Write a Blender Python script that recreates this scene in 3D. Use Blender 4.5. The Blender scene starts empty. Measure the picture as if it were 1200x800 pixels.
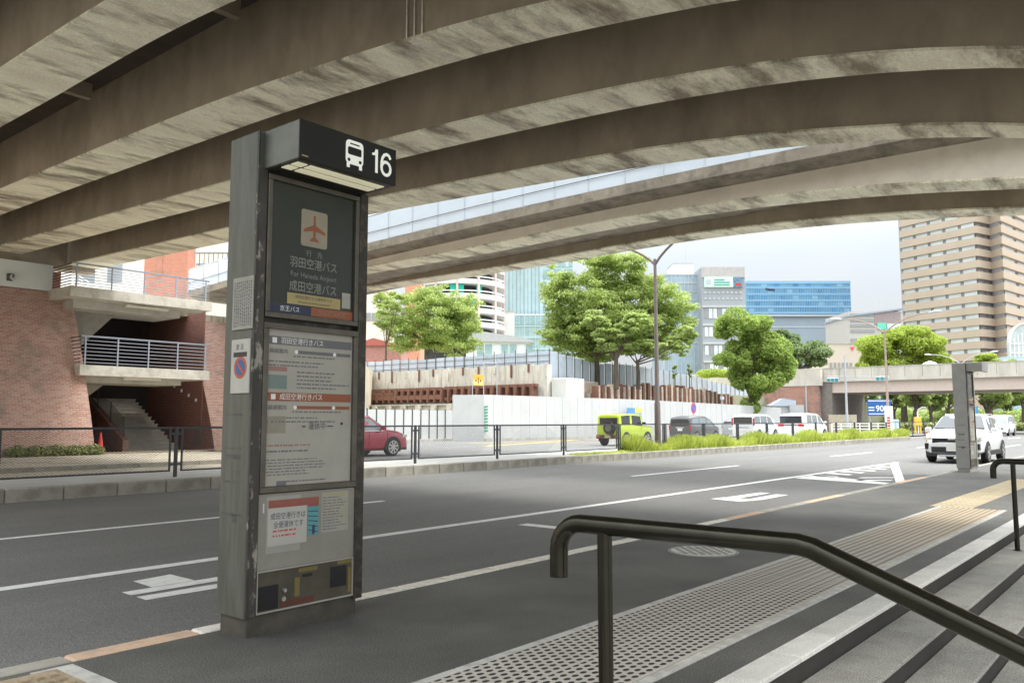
import bpy, math, random
import numpy as np
from mathutils import Vector, Matrix
random.seed(7); RNG = np.random.default_rng(11)
R = math.radians
S = bpy.context.scene
COL = S.collection
# ---------------------------------------------------------------- camera
FPX, HOR, EYE = 970.0, 492.0, 1.35            # focal length and horizon row for a 1200 px wide frame, eye height
PITCH = math.atan((HOR - 400) / FPX); THETA = math.atan(800 / math.hypot(FPX, HOR - 400))
cam = bpy.data.cameras.new('camera'); camo = bpy.data.objects.new('camera', cam); COL.objects.link(camo)
cam.sensor_width = 36.0; cam.lens = FPX * 36 / 1200; cam.clip_start = 0.05; cam.clip_end = 6000
camo.location = (0, 0, EYE); camo.rotation_euler = (math.pi / 2 + PITCH, 0, THETA - math.pi / 2)
S.camera = camo
# ---------------------------------------------------------------- world, sun, exposure
SUN_EL, SUN_AZ = R(58), R(-60)                 # azimuth measured from +X towards +Y
w = bpy.data.worlds.new('World'); S.world = w; w.use_nodes = True
nt = w.node_tree; nt.nodes.clear(); N = nt.nodes.new; L = nt.links.new
out = N('ShaderNodeOutputWorld'); bg = N('ShaderNodeBackground'); sky = N('ShaderNodeTexSky')
sky.sky_type = 'NISHITA'; sky.sun_disc = False; sky.sun_elevation = SUN_EL; sky.sun_rotation = math.pi / 2 - SUN_AZ
sky.dust_density = 3.0
tc = N('ShaderNodeTexCoord'); sep = N('ShaderNodeSeparateXYZ'); L(tc.outputs['Generated'], sep.inputs[0])
mr = N('ShaderNodeMapRange'); mr.inputs[1].default_value = 0; mr.inputs[2].default_value = 1
mr.inputs[3].default_value = 3.3; mr.inputs[4].default_value = 27.0
pw_ = N('ShaderNodeMath'); pw_.operation = 'POWER'; pw_.inputs[1].default_value = 1.7; pw_.use_clamp = True
mxz = N('ShaderNodeMath'); mxz.operation = 'MAXIMUM'; mxz.inputs[1].default_value = 0.0; L(sep.outputs['Z'], mxz.inputs[0]); L(mxz.outputs[0], pw_.inputs[0]); L(pw_.outputs[0], mr.inputs[0])
mp = N('ShaderNodeMapping'); mp.inputs['Scale'].default_value = (1.3, 1.3, 4.5); L(tc.outputs['Generated'], mp.inputs[0])
nz = N('ShaderNodeTexNoise'); nz.inputs['Scale'].default_value = 2.2; nz.inputs['Detail'].default_value = 5; L(mp.outputs[0], nz.inputs['Vector'])
rp = N('ShaderNodeValToRGB'); rp.color_ramp.elements[0].position = .36; rp.color_ramp.elements[0].color = (.87, .94, 1.0, 1)
rp.color_ramp.elements[1].position = .62; rp.color_ramp.elements[1].color = (1.0, .995, .97, 1); L(nz.outputs['Fac'], rp.inputs[0])
vm = N('ShaderNodeVectorMath'); vm.operation = 'SCALE'; L(rp.outputs[0], vm.inputs[0]); L(mr.outputs[0], vm.inputs['Scale'])
mx = N('ShaderNodeMix'); mx.data_type = 'RGBA'; mx.inputs[0].default_value = .88; L(sky.outputs[0], mx.inputs[6]); L(vm.outputs[0], mx.inputs[7])
L(mx.outputs[2], bg.inputs[0]); bg.inputs[1].default_value = 0.12; L(bg.outputs[0], out.inputs[0])
sun = bpy.data.lights.new('sun', 'SUN'); sun.energy = 1.5; sun.angle = R(14); sun.color = (1, .96, .9)
suno = bpy.data.objects.new('sun', sun); COL.objects.link(suno)
sd = Vector((math.cos(SUN_EL) * math.cos(SUN_AZ), math.cos(SUN_EL) * math.sin(SUN_AZ), math.sin(SUN_EL)))
suno.rotation_euler = sd.to_track_quat('Z', 'Y').to_euler(); suno.location = (0, 0, 80)
S.view_settings.view_transform = 'Standard'; S.view_settings.look = 'None'
S.view_settings.exposure = 0.9; S.view_settings.gamma = 1.0
S.render.engine = 'CYCLES'; S.cycles.max_bounces = 7; S.cycles.diffuse_bounces = 5; S.cycles.use_denoising = True
S.cycles.transparent_max_bounces = 8
# ---------------------------------------------------------------- measuring helpers (turn a sight line into a world point)
_F = Vector((math.cos(THETA) * math.cos(PITCH), math.sin(THETA) * math.cos(PITCH), math.sin(PITCH)))
_R = Vector((math.sin(THETA), -math.cos(THETA), 0)); _U = _R.cross(_F)
def ray(u, v): return _F + _R * ((u - 600) / FPX) + _U * ((400 - v) / FPX)
def onY(u, v, Y): d = ray(u, v); t = Y / d.y; return Vector((t * d.x, Y, EYE + t * d.z))
def onX(u, v, X): d = ray(u, v); t = X / d.x; return Vector((X, t * d.y, EYE + t * d.z))
def onZ(u, v, z): d = ray(u, v); t = (z - EYE) / d.z; return Vector((t * d.x, t * d.y, z))
FH = Vector((math.cos(THETA), math.sin(THETA), 0))
def far(u, v, D): d = ray(u, v); t = D / d.dot(FH); return Vector((t * d.x, t * d.y, EYE + t * d.z))
# ---------------------------------------------------------------- materials
MATS = {}
def mat(name, col, rough=.7, var=.15, scale=3.0, bump=0.0, bscale=60.0, metal=0.0, stretch=(1, 1, 1), spot=0.0, spotcol=(.05, .045, .04), spotscale=1.2, coat=0.0, emit=0.0, ecol=None, speck=0.0, speckscale=250.0, island=0.0, lo=.48, hi=.62):
    if name in MATS: return MATS[name]
    m = bpy.data.materials.new(name); m.use_nodes = True; MATS[name] = m
    t = m.node_tree; n = t.nodes; l = t.links.new; b = n['Principled BSDF']
    tcn = n.new('ShaderNodeTexCoord'); mpn = n.new('ShaderNodeMapping'); mpn.inputs['Scale'].default_value = stretch
    l(tcn.outputs['Object'], mpn.inputs[0])
    cur = None
    def mixc(fac, a, bcol, mode='MIX'):
        k = n.new('ShaderNodeMix'); k.data_type = 'RGBA'; k.blend_type = mode
        if isinstance(fac, float): k.inputs[0].default_value = fac
        else: l(fac, k.inputs[0])
        for i, q in ((6, a), (7, bcol)):
            if isinstance(q, tuple): k.inputs[i].default_value = (*q, 1)
            else: l(q, k.inputs[i])
        return k.outputs[2]
    no = n.new('ShaderNodeTexNoise'); no.inputs['Scale'].default_value = scale; no.inputs['Detail'].default_value = 6; no.inputs['Roughness'].default_value = .62
    l(mpn.outputs[0], no.inputs['Vector'])
    rmp = n.new('ShaderNodeMapRange'); rmp.inputs[1].default_value = .3; rmp.inputs[2].default_value = .7; l(no.outputs['Fac'], rmp.inputs[0])
    c_lo = tuple(c * (1 - var) for c in col); c_hi = tuple(min(c * (1 + var), .95) for c in col)
    cur = mixc(rmp.outputs[0], c_lo, c_hi)
    if spot > 0:
        s = n.new('ShaderNodeTexNoise'); s.inputs['Scale'].default_value = spotscale; s.inputs['Detail'].default_value = 8; s.inputs['Roughness'].default_value = .7
        l(mpn.outputs[0], s.inputs['Vector'])
        r2 = n.new('ShaderNodeMapRange'); r2.inputs[1].default_value = lo; r2.inputs[2].default_value = hi; r2.inputs[4].default_value = spot; l(s.outputs['Fac'], r2.inputs[0])
        cur = mixc(r2.outputs[0], cur, spotcol)
    if speck > 0:
        s = n.new('ShaderNodeTexNoise'); s.inputs['Scale'].default_value = speckscale; s.inputs['Detail'].default_value = 2; l(tcn.outputs['Object'], s.inputs['Vector'])
        r2 = n.new('ShaderNodeMapRange'); r2.inputs[1].default_value = .35; r2.inputs[2].default_value = .65; r2.inputs[3].default_value = 1 - speck; r2.inputs[4].default_value = 1 + speck; l(s.outputs['Fac'], r2.inputs[0])
        v = n.new('ShaderNodeVectorMath'); v.operation = 'SCALE'; l(cur, v.inputs[0]); l(r2.outputs[0], v.inputs['Scale']); cur = v.outputs[0]
    if island > 0:
        gq = n.new('ShaderNodeObjectInfo'); r2 = n.new('ShaderNodeMapRange'); r2.inputs[3].default_value = 1 - island; r2.inputs[4].default_value = 1 + island
        l(gq.outputs['Random'], r2.inputs[0])
        v = n.new('ShaderNodeVectorMath'); v.operation = 'SCALE'; l(cur, v.inputs[0]); l(r2.outputs[0], v.inputs['Scale']); cur = v.outputs[0]
    l(cur, b.inputs['Base Color'])
    b.inputs['Roughness'].default_value = rough; b.inputs['Metallic'].default_value = metal
    if coat: b.inputs['Coat Weight'].default_value = coat; b.inputs['Coat Roughness'].default_value = .08
    if emit: b.inputs['Emission Color'].default_value = (*(ecol or col), 1); b.inputs['Emission Strength'].default_value = emit
    if bump > 0:
        bn = n.new('ShaderNodeTexNoise'); bn.inputs['Scale'].default_value = bscale; bn.inputs['Detail'].default_value = 4; l(tcn.outputs['Object'], bn.inputs['Vector'])
        bu = n.new('ShaderNodeBump'); bu.inputs['Strength'].default_value = bump; bu.inputs['Distance'].default_value = .01; l(bn.outputs['Fac'], bu.inputs['Height'])
        l(bu.outputs[0], b.inputs['Normal'])
    m['_cur'] = 0
    return m
def brickmat(name, c1, c2, mortar, bw=.22, bh=.07, vertical=True, axis='XZ', rough=.85):
    if name in MATS: return MATS[name]
    m = mat(name, c1, rough, var=.2, scale=.6)
    t = m.node_tree; n = t.nodes; l = t.links.new; b = n['Principled BSDF']
    tcn = n.new('ShaderNodeTexCoord'); sp = n.new('ShaderNodeSeparateXYZ'); l(tcn.outputs['Object'], sp.inputs[0])
    cb = n.new('ShaderNodeCombineXYZ'); l(sp.outputs[axis[0]], cb.inputs[0]); l(sp.outputs[axis[1]], cb.inputs[1])
    br = n.new('ShaderNodeTexBrick'); br.inputs['Color1'].default_value = (*c1, 1); br.inputs['Color2'].default_value = (*c2, 1); br.inputs['Mortar'].default_value = (*mortar, 1)
    br.inputs['Scale'].default_value = 1; br.inputs['Brick Width'].default_value = bw; br.inputs['Row Height'].default_value = bh; br.inputs['Mortar Size'].default_value = bh * .13
    l(cb.outputs[0], br.inputs['Vector'])
    no = n.new('ShaderNodeTexNoise'); no.inputs['Scale'].default_value = .55; no.inputs['Detail'].default_value = 8; no.inputs['Roughness'].default_value = .65; l(tcn.outputs['Object'], no.inputs['Vector'])
    r2 = n.new('ShaderNodeMapRange'); r2.inputs[1].default_value = .5; r2.inputs[2].default_value = .68; r2.inputs[4].default_value = .75; l(no.outputs['Fac'], r2.inputs[0])
    k = n.new('ShaderNodeMix'); k.data_type = 'RGBA'; l(r2.outputs[0], k.inputs[0]); l(br.outputs['Color'], k.inputs[6]); k.inputs[7].default_value = (c1[0] * .45, c1[0] * .42, c1[0] * .36, 1)
    l(k.outputs[2], b.inputs['Base Color'])
    bu = n.new('ShaderNodeBump'); bu.inputs['Strength'].default_value = .6; bu.inputs['Distance'].default_value = .01; bu.invert = True; l(br.outputs['Fac'], bu.inputs['Height']); l(bu.outputs[0], b.inputs['Normal'])
    return m
def leafmat(name, dark, light, trans=.35):
    m = bpy.data.materials.new(name); m.use_nodes = True; MATS[name] = m
    t = m.node_tree; n = t.nodes; l = t.links.new; b = n['Principled BSDF']; o = n['Material Output']
    g = n.new('ShaderNodeNewGeometry'); tcn = n.new('ShaderNodeTexCoord'); no = n.new('ShaderNodeTexNoise'); no.inputs['Scale'].default_value = .55; no.inputs['Detail'].default_value = 2
    l(tcn.outputs['Object'], no.inputs['Vector'])
    ad = n.new('ShaderNodeMath'); ad.operation = 'MULTIPLY_ADD'; l(g.outputs['Random Per Island'], ad.inputs[0]); ad.inputs[1].default_value = .6; l(no.outputs['Fac'], ad.inputs[2])
    mrn = n.new('ShaderNodeMapRange'); mrn.inputs[1].default_value = .4; mrn.inputs[2].default_value = 1.15; l(ad.outputs[0], mrn.inputs[0])
    k = n.new('ShaderNodeMix'); k.data_type = 'RGBA'; l(mrn.outputs[0], k.inputs[0]); k.inputs[6].default_value = (*dark, 1); k.inputs[7].default_value = (*light, 1)
    l(k.outputs[2], b.inputs['Base Color']); b.inputs['Roughness'].default_value = .55
    tr = n.new('ShaderNodeBsdfTranslucent'); l(k.outputs[2], tr.inputs['Color']); ms = n.new('ShaderNodeMixShader'); ms.inputs[0].default_value = trans
    l(b.outputs[0], ms.inputs[1]); l(tr.outputs[0], ms.inputs[2]); l(ms.outputs[0], o.inputs['Surface'])
    return m
def glassmat(name, col, rough=.08, var=.2, scale=.3, metal=.0, spec=.8):
    m = mat(name, col, rough, var=var, scale=scale); m.node_tree.nodes['Principled BSDF'].inputs['Specular IOR Level'].default_value = spec
    m.node_tree.nodes['Principled BSDF'].inputs['Metallic'].default_value = metal
    return m
# ---------------------------------------------------------------- mesh builder
def uniq(o, label=None, cat=None, group=None, kind=None):
    if label: o['label'] = label
    if cat: o['category'] = cat
    if group: o['group'] = group
    if kind: o['kind'] = kind
    return o
def thing(name, label, cat, loc=(0, 0, 0), rz=0, group=None):
    o = bpy.data.objects.new(name, None); COL.objects.link(o); o.location = loc; o.rotation_euler = (0, 0, rz); o.empty_display_size = .2
    return uniq(o, label, cat, group)
class MB:
    def __init__(s): s.v = []; s.f = []; s.cuts = []
    def add(s, vs, fs):
        k = len(s.v); s.cuts.append((k, len(s.f))); s.v += [tuple(p) for p in vs]; s.f += [tuple(i + k for i in f) for f in fs]; return s
    def box(s, x0, x1, y0, y1, z0, z1):
        return s.add([(x0, y0, z0), (x1, y0, z0), (x1, y1, z0), (x0, y1, z0), (x0, y0, z1), (x1, y0, z1), (x1, y1, z1), (x0, y1, z1)],
                     [(0, 3, 2, 1), (4, 5, 6, 7), (0, 1, 5, 4), (1, 2, 6, 5), (2, 3, 7, 6), (3, 0, 4, 7)])
    def bbox(s, x0, x1, y0, y1, z0, z1, b=.01):       # box with chamfered vertical and top edges
        b = min(b, (x1 - x0) / 3, (y1 - y0) / 3, (z1 - z0) / 2)
        def ring(x0, x1, y0, y1, c, z): return [(x0 + c, y0, z), (x1 - c, y0, z), (x1, y0 + c, z), (x1, y1 - c, z), (x1 - c, y1, z), (x0 + c, y1, z), (x0, y1 - c, z), (x0, y0 + c, z)]
        vs = ring(x0, x1, y0, y1, b, z0) + ring(x0, x1, y0, y1, b, z1 - b) + ring(x0 + b, x1 - b, y0 + b, y1 - b, b * .3, z1)
        fs = [tuple(range(7, -1, -1)), tuple(range(16, 24))]
        for r in (0, 8):
            for i in range(8): j = (i + 1) % 8; fs.append((r + i, r + j, r + 8 + j, r + 8 + i))
        return s.add(vs, fs)
    def quad(s, a, b, c, d): return s.add([a, b, c, d], [(0, 1, 2, 3)])
    def slab(s, pts, z0, z1):                          # polygon prism in plan (counter-clockwise)
        n = len(pts); vs = [(x, y, z0) for x, y in pts] + [(x, y, z1) for x, y in pts]
        return s.add(vs, [tuple(range(n - 1, -1, -1)), tuple(range(n, 2 * n))] + [(i, (i + 1) % n, n + (i + 1) % n, n + i) for i in range(n)])
    def prism(s, pts, axis, a0, a1):                   # polygon in the plane across `axis`, extruded a0..a1
        n = len(pts)
        def P(p, a): return (a, p[0], p[1]) if axis == 'x' else (p[0], a, p[1])
        vs = [P(p, a0) for p in pts] + [P(p, a1) for p in pts]
        fs = [tuple(range(n - 1, -1, -1)), tuple(range(n, 2 * n))] + [(i, (i + 1) % n, n + (i + 1) % n, n + i) for i in range(n)]
        return s.add(vs, fs)
    def tube(s, pts, r, seg=10, cap=True):
        pts = [Vector(p) for p in pts]; n = len(pts); rr = r if isinstance(r, (list, tuple)) else [r] * n
        vs = []; up = None
        for i, p in enumerate(pts):
            d = (pts[min(i + 1, n - 1)] - pts[max(i - 1, 0)]).normalized()
            if up is None: up = Vector((0, 0, 1)) if abs(d.z) < .9 else Vector((1, 0, 0))
            a = d.cross(up).normalized(); up2 = a.cross(d).normalized(); up = up2
            for k in range(seg):
                t = 2 * math.pi * k / seg; vs.append(p + (a * math.cos(t) + up2 * math.sin(t)) * rr[i])
        fs = []
        for i in range(n - 1):
            for k in range(seg): j = (k + 1) % seg; fs.append((i * seg + k, i * seg + j, (i + 1) * seg + j, (i + 1) * seg + k))
        if cap: fs += [tuple(range(seg - 1, -1, -1)), tuple(range((n - 1) * seg, n * seg))]
        return s.add(vs, fs)
    def cyl(s, c, r, h, seg=16, r2=None): c = Vector(c); return s.tube([c, c + Vector((0, 0, h))], [r, r if r2 is None else r2], seg)
    def disc(s, c, r, axis, t, seg=20, r0=0):          # short cylinder along an axis
        c = Vector(c); a = {'x': Vector((1, 0, 0)), 'y': Vector((0, 1, 0)), 'z': Vector((0, 0, 1))}[axis]
        return s.tube([c, c + a * t], r, seg)
    def each(s, name, m, parent=None, **k):             # one object per added piece
        out_ = []
        for i, (v0, f0) in enumerate(s.cuts):
            v1, f1 = s.cuts[i + 1] if i + 1 < len(s.cuts) else (len(s.v), len(s.f))
            q = MB(); q.v = s.v[v0:v1]; q.f = [tuple(a - v0 for a in f) for f in s.f[f0:f1]]; out_.append(q.obj(name, m, parent, **k))
        return out_
    def obj(s, name, m, parent=None, label=None, cat=None, group=None, kind=None, world=False, smooth=False, sharp=35, loc=None):
        me = bpy.data.meshes.new(name)
        off = Vector(parent.location) if (parent is not None and world) else Vector((0, 0, 0))
        if loc is not None: off = Vector(loc)
        if parent is not None and world and abs(parent.rotation_euler.z) > 1e-6:
            mi = Matrix.Rotation(-parent.rotation_euler.z, 3, 'Z'); vs = [mi @ (Vector(p) - off) for p in s.v]
        else: vs = [(p[0] - off.x, p[1] - off.y, p[2] - off.z) for p in s.v]
        me.from_pydata(vs, [], s.f); me.validate(); me.update()
        if m is not None: me.materials.append(m)
        if smooth:
            for p in me.polygons: p.use_smooth = True
            me.set_sharp_from_angle(angle=R(sharp))
        o = bpy.data.objects.new(name, me); COL.objects.link(o)
        if loc is not None: o.location = loc
        if parent is not None: o.parent = parent
        return uniq(o, label, cat, group, kind)
def dup(o, parent=None, loc=None, rz=None, label=None, **kw):
    c = o.copy(); COL.objects.link(c); c.parent = parent
    if loc is not None: c.location = loc
    if rz is not None: c.rotation_euler = (0, 0, rz)
    if label: c['label'] = label
    return c
def dup_tree(o, parent=None, **kw):
    kids = list(o.children); c = dup(o, parent, **kw)
    for k in kids: dup_tree(k, c)
    return c
def text(body, size, loc, rot, m, parent, name='lettering', align='LEFT', sx=1.0, label=None, bold=0.0, kind=None):
    cu = bpy.data.curves.new('t', 'FONT'); cu.body = body; cu.size = size; cu.align_x = align; cu.resolution_u = 3; cu.offset = bold
    to = bpy.data.objects.new('t', cu); COL.objects.link(to)
    me = bpy.data.meshes.new_from_object(to.evaluated_get(bpy.context.evaluated_depsgraph_get())); bpy.data.objects.remove(to); bpy.data.curves.remove(cu)
    me.materials.clear(); me.materials.append(m)
    o = bpy.data.objects.new(name, me); COL.objects.link(o); o.location = loc; o.rotation_euler = rot; o.scale = (sx, 1, 1)
    if parent is not None: o.parent = parent
    return uniq(o, label, kind=kind)
FACE_MY = (math.pi / 2, 0, 0)                 # lettering that faces -Y
FACE_MX = (math.pi / 2, 0, -math.pi / 2)      # lettering that faces -X
# ---------------------------------------------------------------- palette
M_asphalt = mat('road_asphalt', (.168, .166, .158), .85, var=.12, scale=.35, bump=.3, bscale=150, speck=.55, speckscale=110, stretch=(.12, 1, 1), spot=.35, spotcol=(.12, .118, .112), spotscale=.9)
M_walk = mat('pavement_asphalt', (.112, .11, .10), .72, var=.35, scale=.7, bump=.3, bscale=150, speck=.65, speckscale=120, spot=.45, spotcol=(.07, .068, .062), spotscale=.5)
M_ground = mat('distant_ground', (.2, .2, .18), .9, var=.2, scale=.05)
M_side = mat('side_road_asphalt', (.21, .21, .205), .9, var=.12, scale=.3, speck=.2, speckscale=60)
M_conc = mat('pale_concrete', (.5, .48, .42), .9, var=.15, scale=1.2, bump=.2, spot=.3, spotcol=(.22, .2, .16), spotscale=1.4)
M_kerb = mat('kerb_concrete', (.36, .34, .29), .9, var=.18, scale=3, bump=.2, spot=.45, spotcol=(.16, .15, .12), spotscale=2, island=.12)
M_median = mat('median_concrete', (.52, .52, .50), .9, var=.08, scale=1, bump=.1)
M_white = mat('road_paint_white', (.8, .8, .77), .75, var=.06, scale=4, spot=.25, spotcol=(.3, .3, .29), spotscale=9)
M_orange = mat('kerb_paint_orange', (.66, .46, .32), .8, var=.12, scale=6, spot=.5, spotcol=(.35, .3, .25), spotscale=5)
M_cream = mat('kerb_paint_cream', (.84, .80, .71), .8, var=.08, scale=6, spot=.5, spotcol=(.4, .36, .3), spotscale=7)
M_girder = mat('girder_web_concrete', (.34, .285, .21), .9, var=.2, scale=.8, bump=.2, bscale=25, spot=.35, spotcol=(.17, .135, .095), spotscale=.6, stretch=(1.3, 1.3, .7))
M_soffit = mat('girder_soffit_concrete', (.90, .82, .65), .9, var=.14, scale=1.6, bump=.35, bscale=30, spot=.9, spotcol=(.22, .175, .12), spotscale=.75, stretch=(.5, 1.5, 1), speck=.10, speckscale=30, lo=.48, hi=.63)  # pale mottled soffit; bounce light from the ground is put into its colour
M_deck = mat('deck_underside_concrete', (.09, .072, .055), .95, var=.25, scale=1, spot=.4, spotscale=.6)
M_arch = mat('smooth_pale_concrete', (.80, .74, .64), .85, var=.08, scale=.6, bump=.08, spot=.12, spotcol=(.3, .27, .22), spotscale=2)
M_mould = mat('mouldy_concrete', (.30, .265, .21), .95, var=.25, scale=1.5, spot=.55, spotcol=(.1, .09, .08), spotscale=2)
M_panelw = mat('pale_blue_parapet_panel', (.66, .74, .82), .45, var=.06, scale=.8)
M_steelg = mat('painted_steel_grey_green', (.118, .124, .10), .5, var=.14, scale=5, bump=.05, spot=.5, spotcol=(.17, .17, .15), spotscale=2.4, stretch=(4, 4, .7), metal=.3)
M_steeld = mat('dark_bronze_steel', (.045, .042, .036), .4, var=.3, scale=8, spot=.35, spotcol=(.2, .17, .12), spotscale=12, metal=.4)
M_frame = mat('worn_frame_steel', (.13, .122, .10), .45, var=.2, scale=7, spot=.5, spotcol=(.1, .08, .06), spotscale=9, metal=.5)
M_black = mat('black_plastic', (.012, .012, .013), .4, var=.2)
M_tyre = mat('tyre_rubber', (.02, .02, .02), .8, var=.2)
M_railb = mat('bronze_handrail', (.046, .044, .033), .22, var=.18, scale=10, metal=.85, bump=.03, bscale=90)
M_alu = mat('aluminium', (.6, .6, .6), .35, var=.08, metal=.8)
M_lightg = mat('light_grey_steel', (.5, .52, .55), .5, var=.08, metal=.2)
M_granite = mat('pale_granite', (.70, .69, .65), .7, var=.1, scale=5, bump=.1, bscale=160, speck=.22, speckscale=220, spot=.2, spotcol=(.25, .24, .22), spotscale=4, island=.08)
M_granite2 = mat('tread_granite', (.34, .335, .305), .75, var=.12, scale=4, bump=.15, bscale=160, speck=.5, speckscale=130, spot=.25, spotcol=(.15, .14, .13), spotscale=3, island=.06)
M_riser = mat('shaded_riser_stone', (.035, .032, .028), .9, var=.2, scale=5)  # near black puts the shade under the nosings into the stone colour
M_rust = mat('rusty_steel', (.20, .095, .065), .9, var=.4, scale=3, spot=.5, spotcol=(.1, .05, .03), spotscale=3)
M_pilec = mat('pile_concrete', (.52, .42, .34), .9, var=.3, scale=3, island=.25)
M_wall = mat('weathered_site_wall', (.60, .575, .50), .9, var=.16, scale=1, spot=.5, spotcol=(.33, .28, .2), spotscale=1.2, stretch=(2, 2, .5), island=.05)
M_hoard = mat('white_hoarding', (.54, .56, .56), .5, var=.06, scale=.6, spot=.12, spotcol=(.35, .35, .32), spotscale=.8, island=.02)
M_hoardb = mat('blue_grey_hoarding', (.46, .52, .60), .55, var=.08, scale=.8, island=.1)
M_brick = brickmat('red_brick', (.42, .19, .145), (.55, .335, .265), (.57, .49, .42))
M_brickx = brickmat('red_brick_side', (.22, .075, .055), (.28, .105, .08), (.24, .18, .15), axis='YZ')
M_brickt = brickmat('orange_brick', (.46, .17, .11), (.52, .21, .14), (.46, .3, .24), bw=.3, bh=.1)
M_brickp = brickmat('abutment_brick', (.36, .16, .12), (.42, .2, .15), (.45, .33, .27), bw=.4, bh=.15, axis='YZ')
M_bark = mat('bark', (.10, .08, .06), .95, var=.3, scale=4, bump=.5, bscale=20, stretch=(1, 1, .3))
M_lamp = mat('street_lamp_brown', (.17, .14, .125), .5, var=.15, scale=2, metal=.2)
M_paper = mat('poster_paper', (.40, .385, .335), .6, var=.06, scale=6, spot=.2, spotcol=(.4, .38, .33), spotscale=6)
M_dkgreen = mat('destination_board_green', (.032, .037, .030), .25, var=.12, scale=2)
M_red = mat('red_paint', (.55, .05, .05), .5, var=.1); M_navy = mat('navy_print', (.03, .04, .08), .5, var=.1)
M_orprint = mat('orange_print', (.30, .095, .045), .5, var=.1); M_grprint = mat('grey_print', (.15, .15, .16), .5, var=.1)
M_whprint = mat('white_print', (.82, .82, .78), .5, var=.02); M_pgprint = mat('faded_white_print', (.24, .25, .22), .5, var=.05)
M_yel = mat('yellow_sticker', (.42, .34, .15), .6, var=.08); M_teal = mat('teal_print', (.10, .32, .35), .5, var=.2)
M_blue = mat('sign_blue', (.03, .13, .42), .5, var=.05)
M_green = leafmat('mid_leaf', (.28, .37, .10), (.56, .66, .24), .66)
M_greenl = leafmat('light_leaf', (.34, .44, .13), (.62, .72, .30), .66)
M_greend = leafmat('camphor_leaf', (.19, .29, .06), (.50, .63, .16), .55)
M_greeny = leafmat('yellow_leaf', (.24, .34, .04), (.56, .66, .12), .5)
M_grass = leafmat('grass_blade', (.28, .36, .05), (.66, .72, .16), .5)
M_shrub = leafmat('shrub_leaf', (.10, .15, .04), (.5, .52, .2), .2)
# ================================================================ GROUND AND ROADS
b = MB()
ys = [(-3000, -1.0), (1.6, -1.0), (1.6, -.2), (3000, -.2)]
for (ya, za), (yb, zb) in zip(ys, ys[1:]): b.quad((-3000, ya, za), (3000, ya, za), (3000, yb, zb), (-3000, yb, zb))
b.obj('ground', M_ground, kind='structure')
road = MB().quad((-80, 5.1, -.12), (400, 5.1, -.12), (400, 16.45, -.12), (-80, 16.45, -.12)).obj('road', M_asphalt, kind='structure')
MB().quad((67.2, 16.45, -.121), (400, 16.45, -.121), (400, 60, -.121), (95, 60, -.121)).obj('junction_road', M_asphalt, kind='structure')
RZ = -.116
def paint(name, pts, m=M_white, label=None): return MB().add([(x, y, RZ) for x, y in pts], [tuple(range(len(pts)))]).obj(name, m, road, label)
paint('lane_line', [(-40, 8.13), (31, 8.0), (31, 8.18), (-40, 8.31)], label='solid white lane line nearest the bus bay')
for x0, x1 in ((-14, -8.2), (-3, 7.6), (9.6, 10.35), (19.0, 25.6), (34.5, 40), (48, 54), (62, 68), (76, 82)): paint('lane_dash', [(x0, 11.45), (x1, 11.45), (x1, 11.6), (x0, 11.6)])
paint('lane_dash', [(36.5, 8.1), (44, 8.1), (44, 8.25), (36.5, 8.25)])
paint('lane_dash', [(52, 8.1), (58, 8.1), (58, 8.25), (52, 8.25)])
# arrow with two shafts on the left, arrow further on
paint('arrow_marking', [(3.49, 7.19), (5.6, 7.19), (5.6, 7.02), (3.48, 7.01)])
paint('arrow_marking', [(3.79, 7.6), (4.18, 7.66), (4.17, 7.2), (3.76, 7.2)])
paint('arrow_marking', [(3.48, 6.91), (5.6, 6.87), (5.6, 6.68), (3.47, 6.73)])
paint('stop_bar_marking', [(9.2, 7.45), (9.42, 7.45), (9.42, 6.6), (9.2, 6.6)])
paint('arrow_marking', [(14.5, 7.1), (14.98, 7.05), (14.9, 6.25), (14.35, 6.45)])
paint('arrow_marking', [(14.9, 7.02), (16.4, 6.93), (16.4, 6.72), (14.9, 6.75)])
paint('arrow_marking', [(14.85, 6.52), (16.2, 6.52), (16.25, 6.28), (14.85, 6.27)])
paint('hatch_marking', [(29.6, 7.95), (30.5, 7.95), (20.95, 5.3), (20.35, 5.35)])
paint('hatch_marking', [(21.0, 7.95), (22.6, 7.95), (20.75, 5.6), (20.3, 5.6)])
for i in range(6):
    x = 22.2 + i * 1.1; t = (x - 20.4) / 9.6
    paint('hatch_marking', [(x, 7.95), (x + .45, 7.95), (x + .1, 7.25), (x - .28, 7.25)])
for i in range(2): paint('hatch_marking', [(21.6 + i * 1.0, 5.8 + i * .22), (21.95 + i, 5.85 + i * .22), (21.4 + i, 6.5 + i * .22), (21.0 + i, 6.5 + i * .22)])
def patch(nm, pts, col): return MB().add([(x, y, -.1185) for x, y in pts], [tuple(range(len(pts)))]).obj(nm, mat('patch_%d' % int(col * 1000), (col, col, col * .96), .85, var=.1, speck=.5, speckscale=110), road)
patch('asphalt_patch', [(12.0, 13.1), (17.5, 13.1), (17.5, 14.6), (12.0, 14.6)], .15); patch('asphalt_patch', [(26, 9.0), (30.5, 9.0), (30.5, 10.4), (26, 10.4)], .155)
cr = random.Random(4); cm = mat('crack_sealant', (.05, .05, .05), .6)
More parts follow.
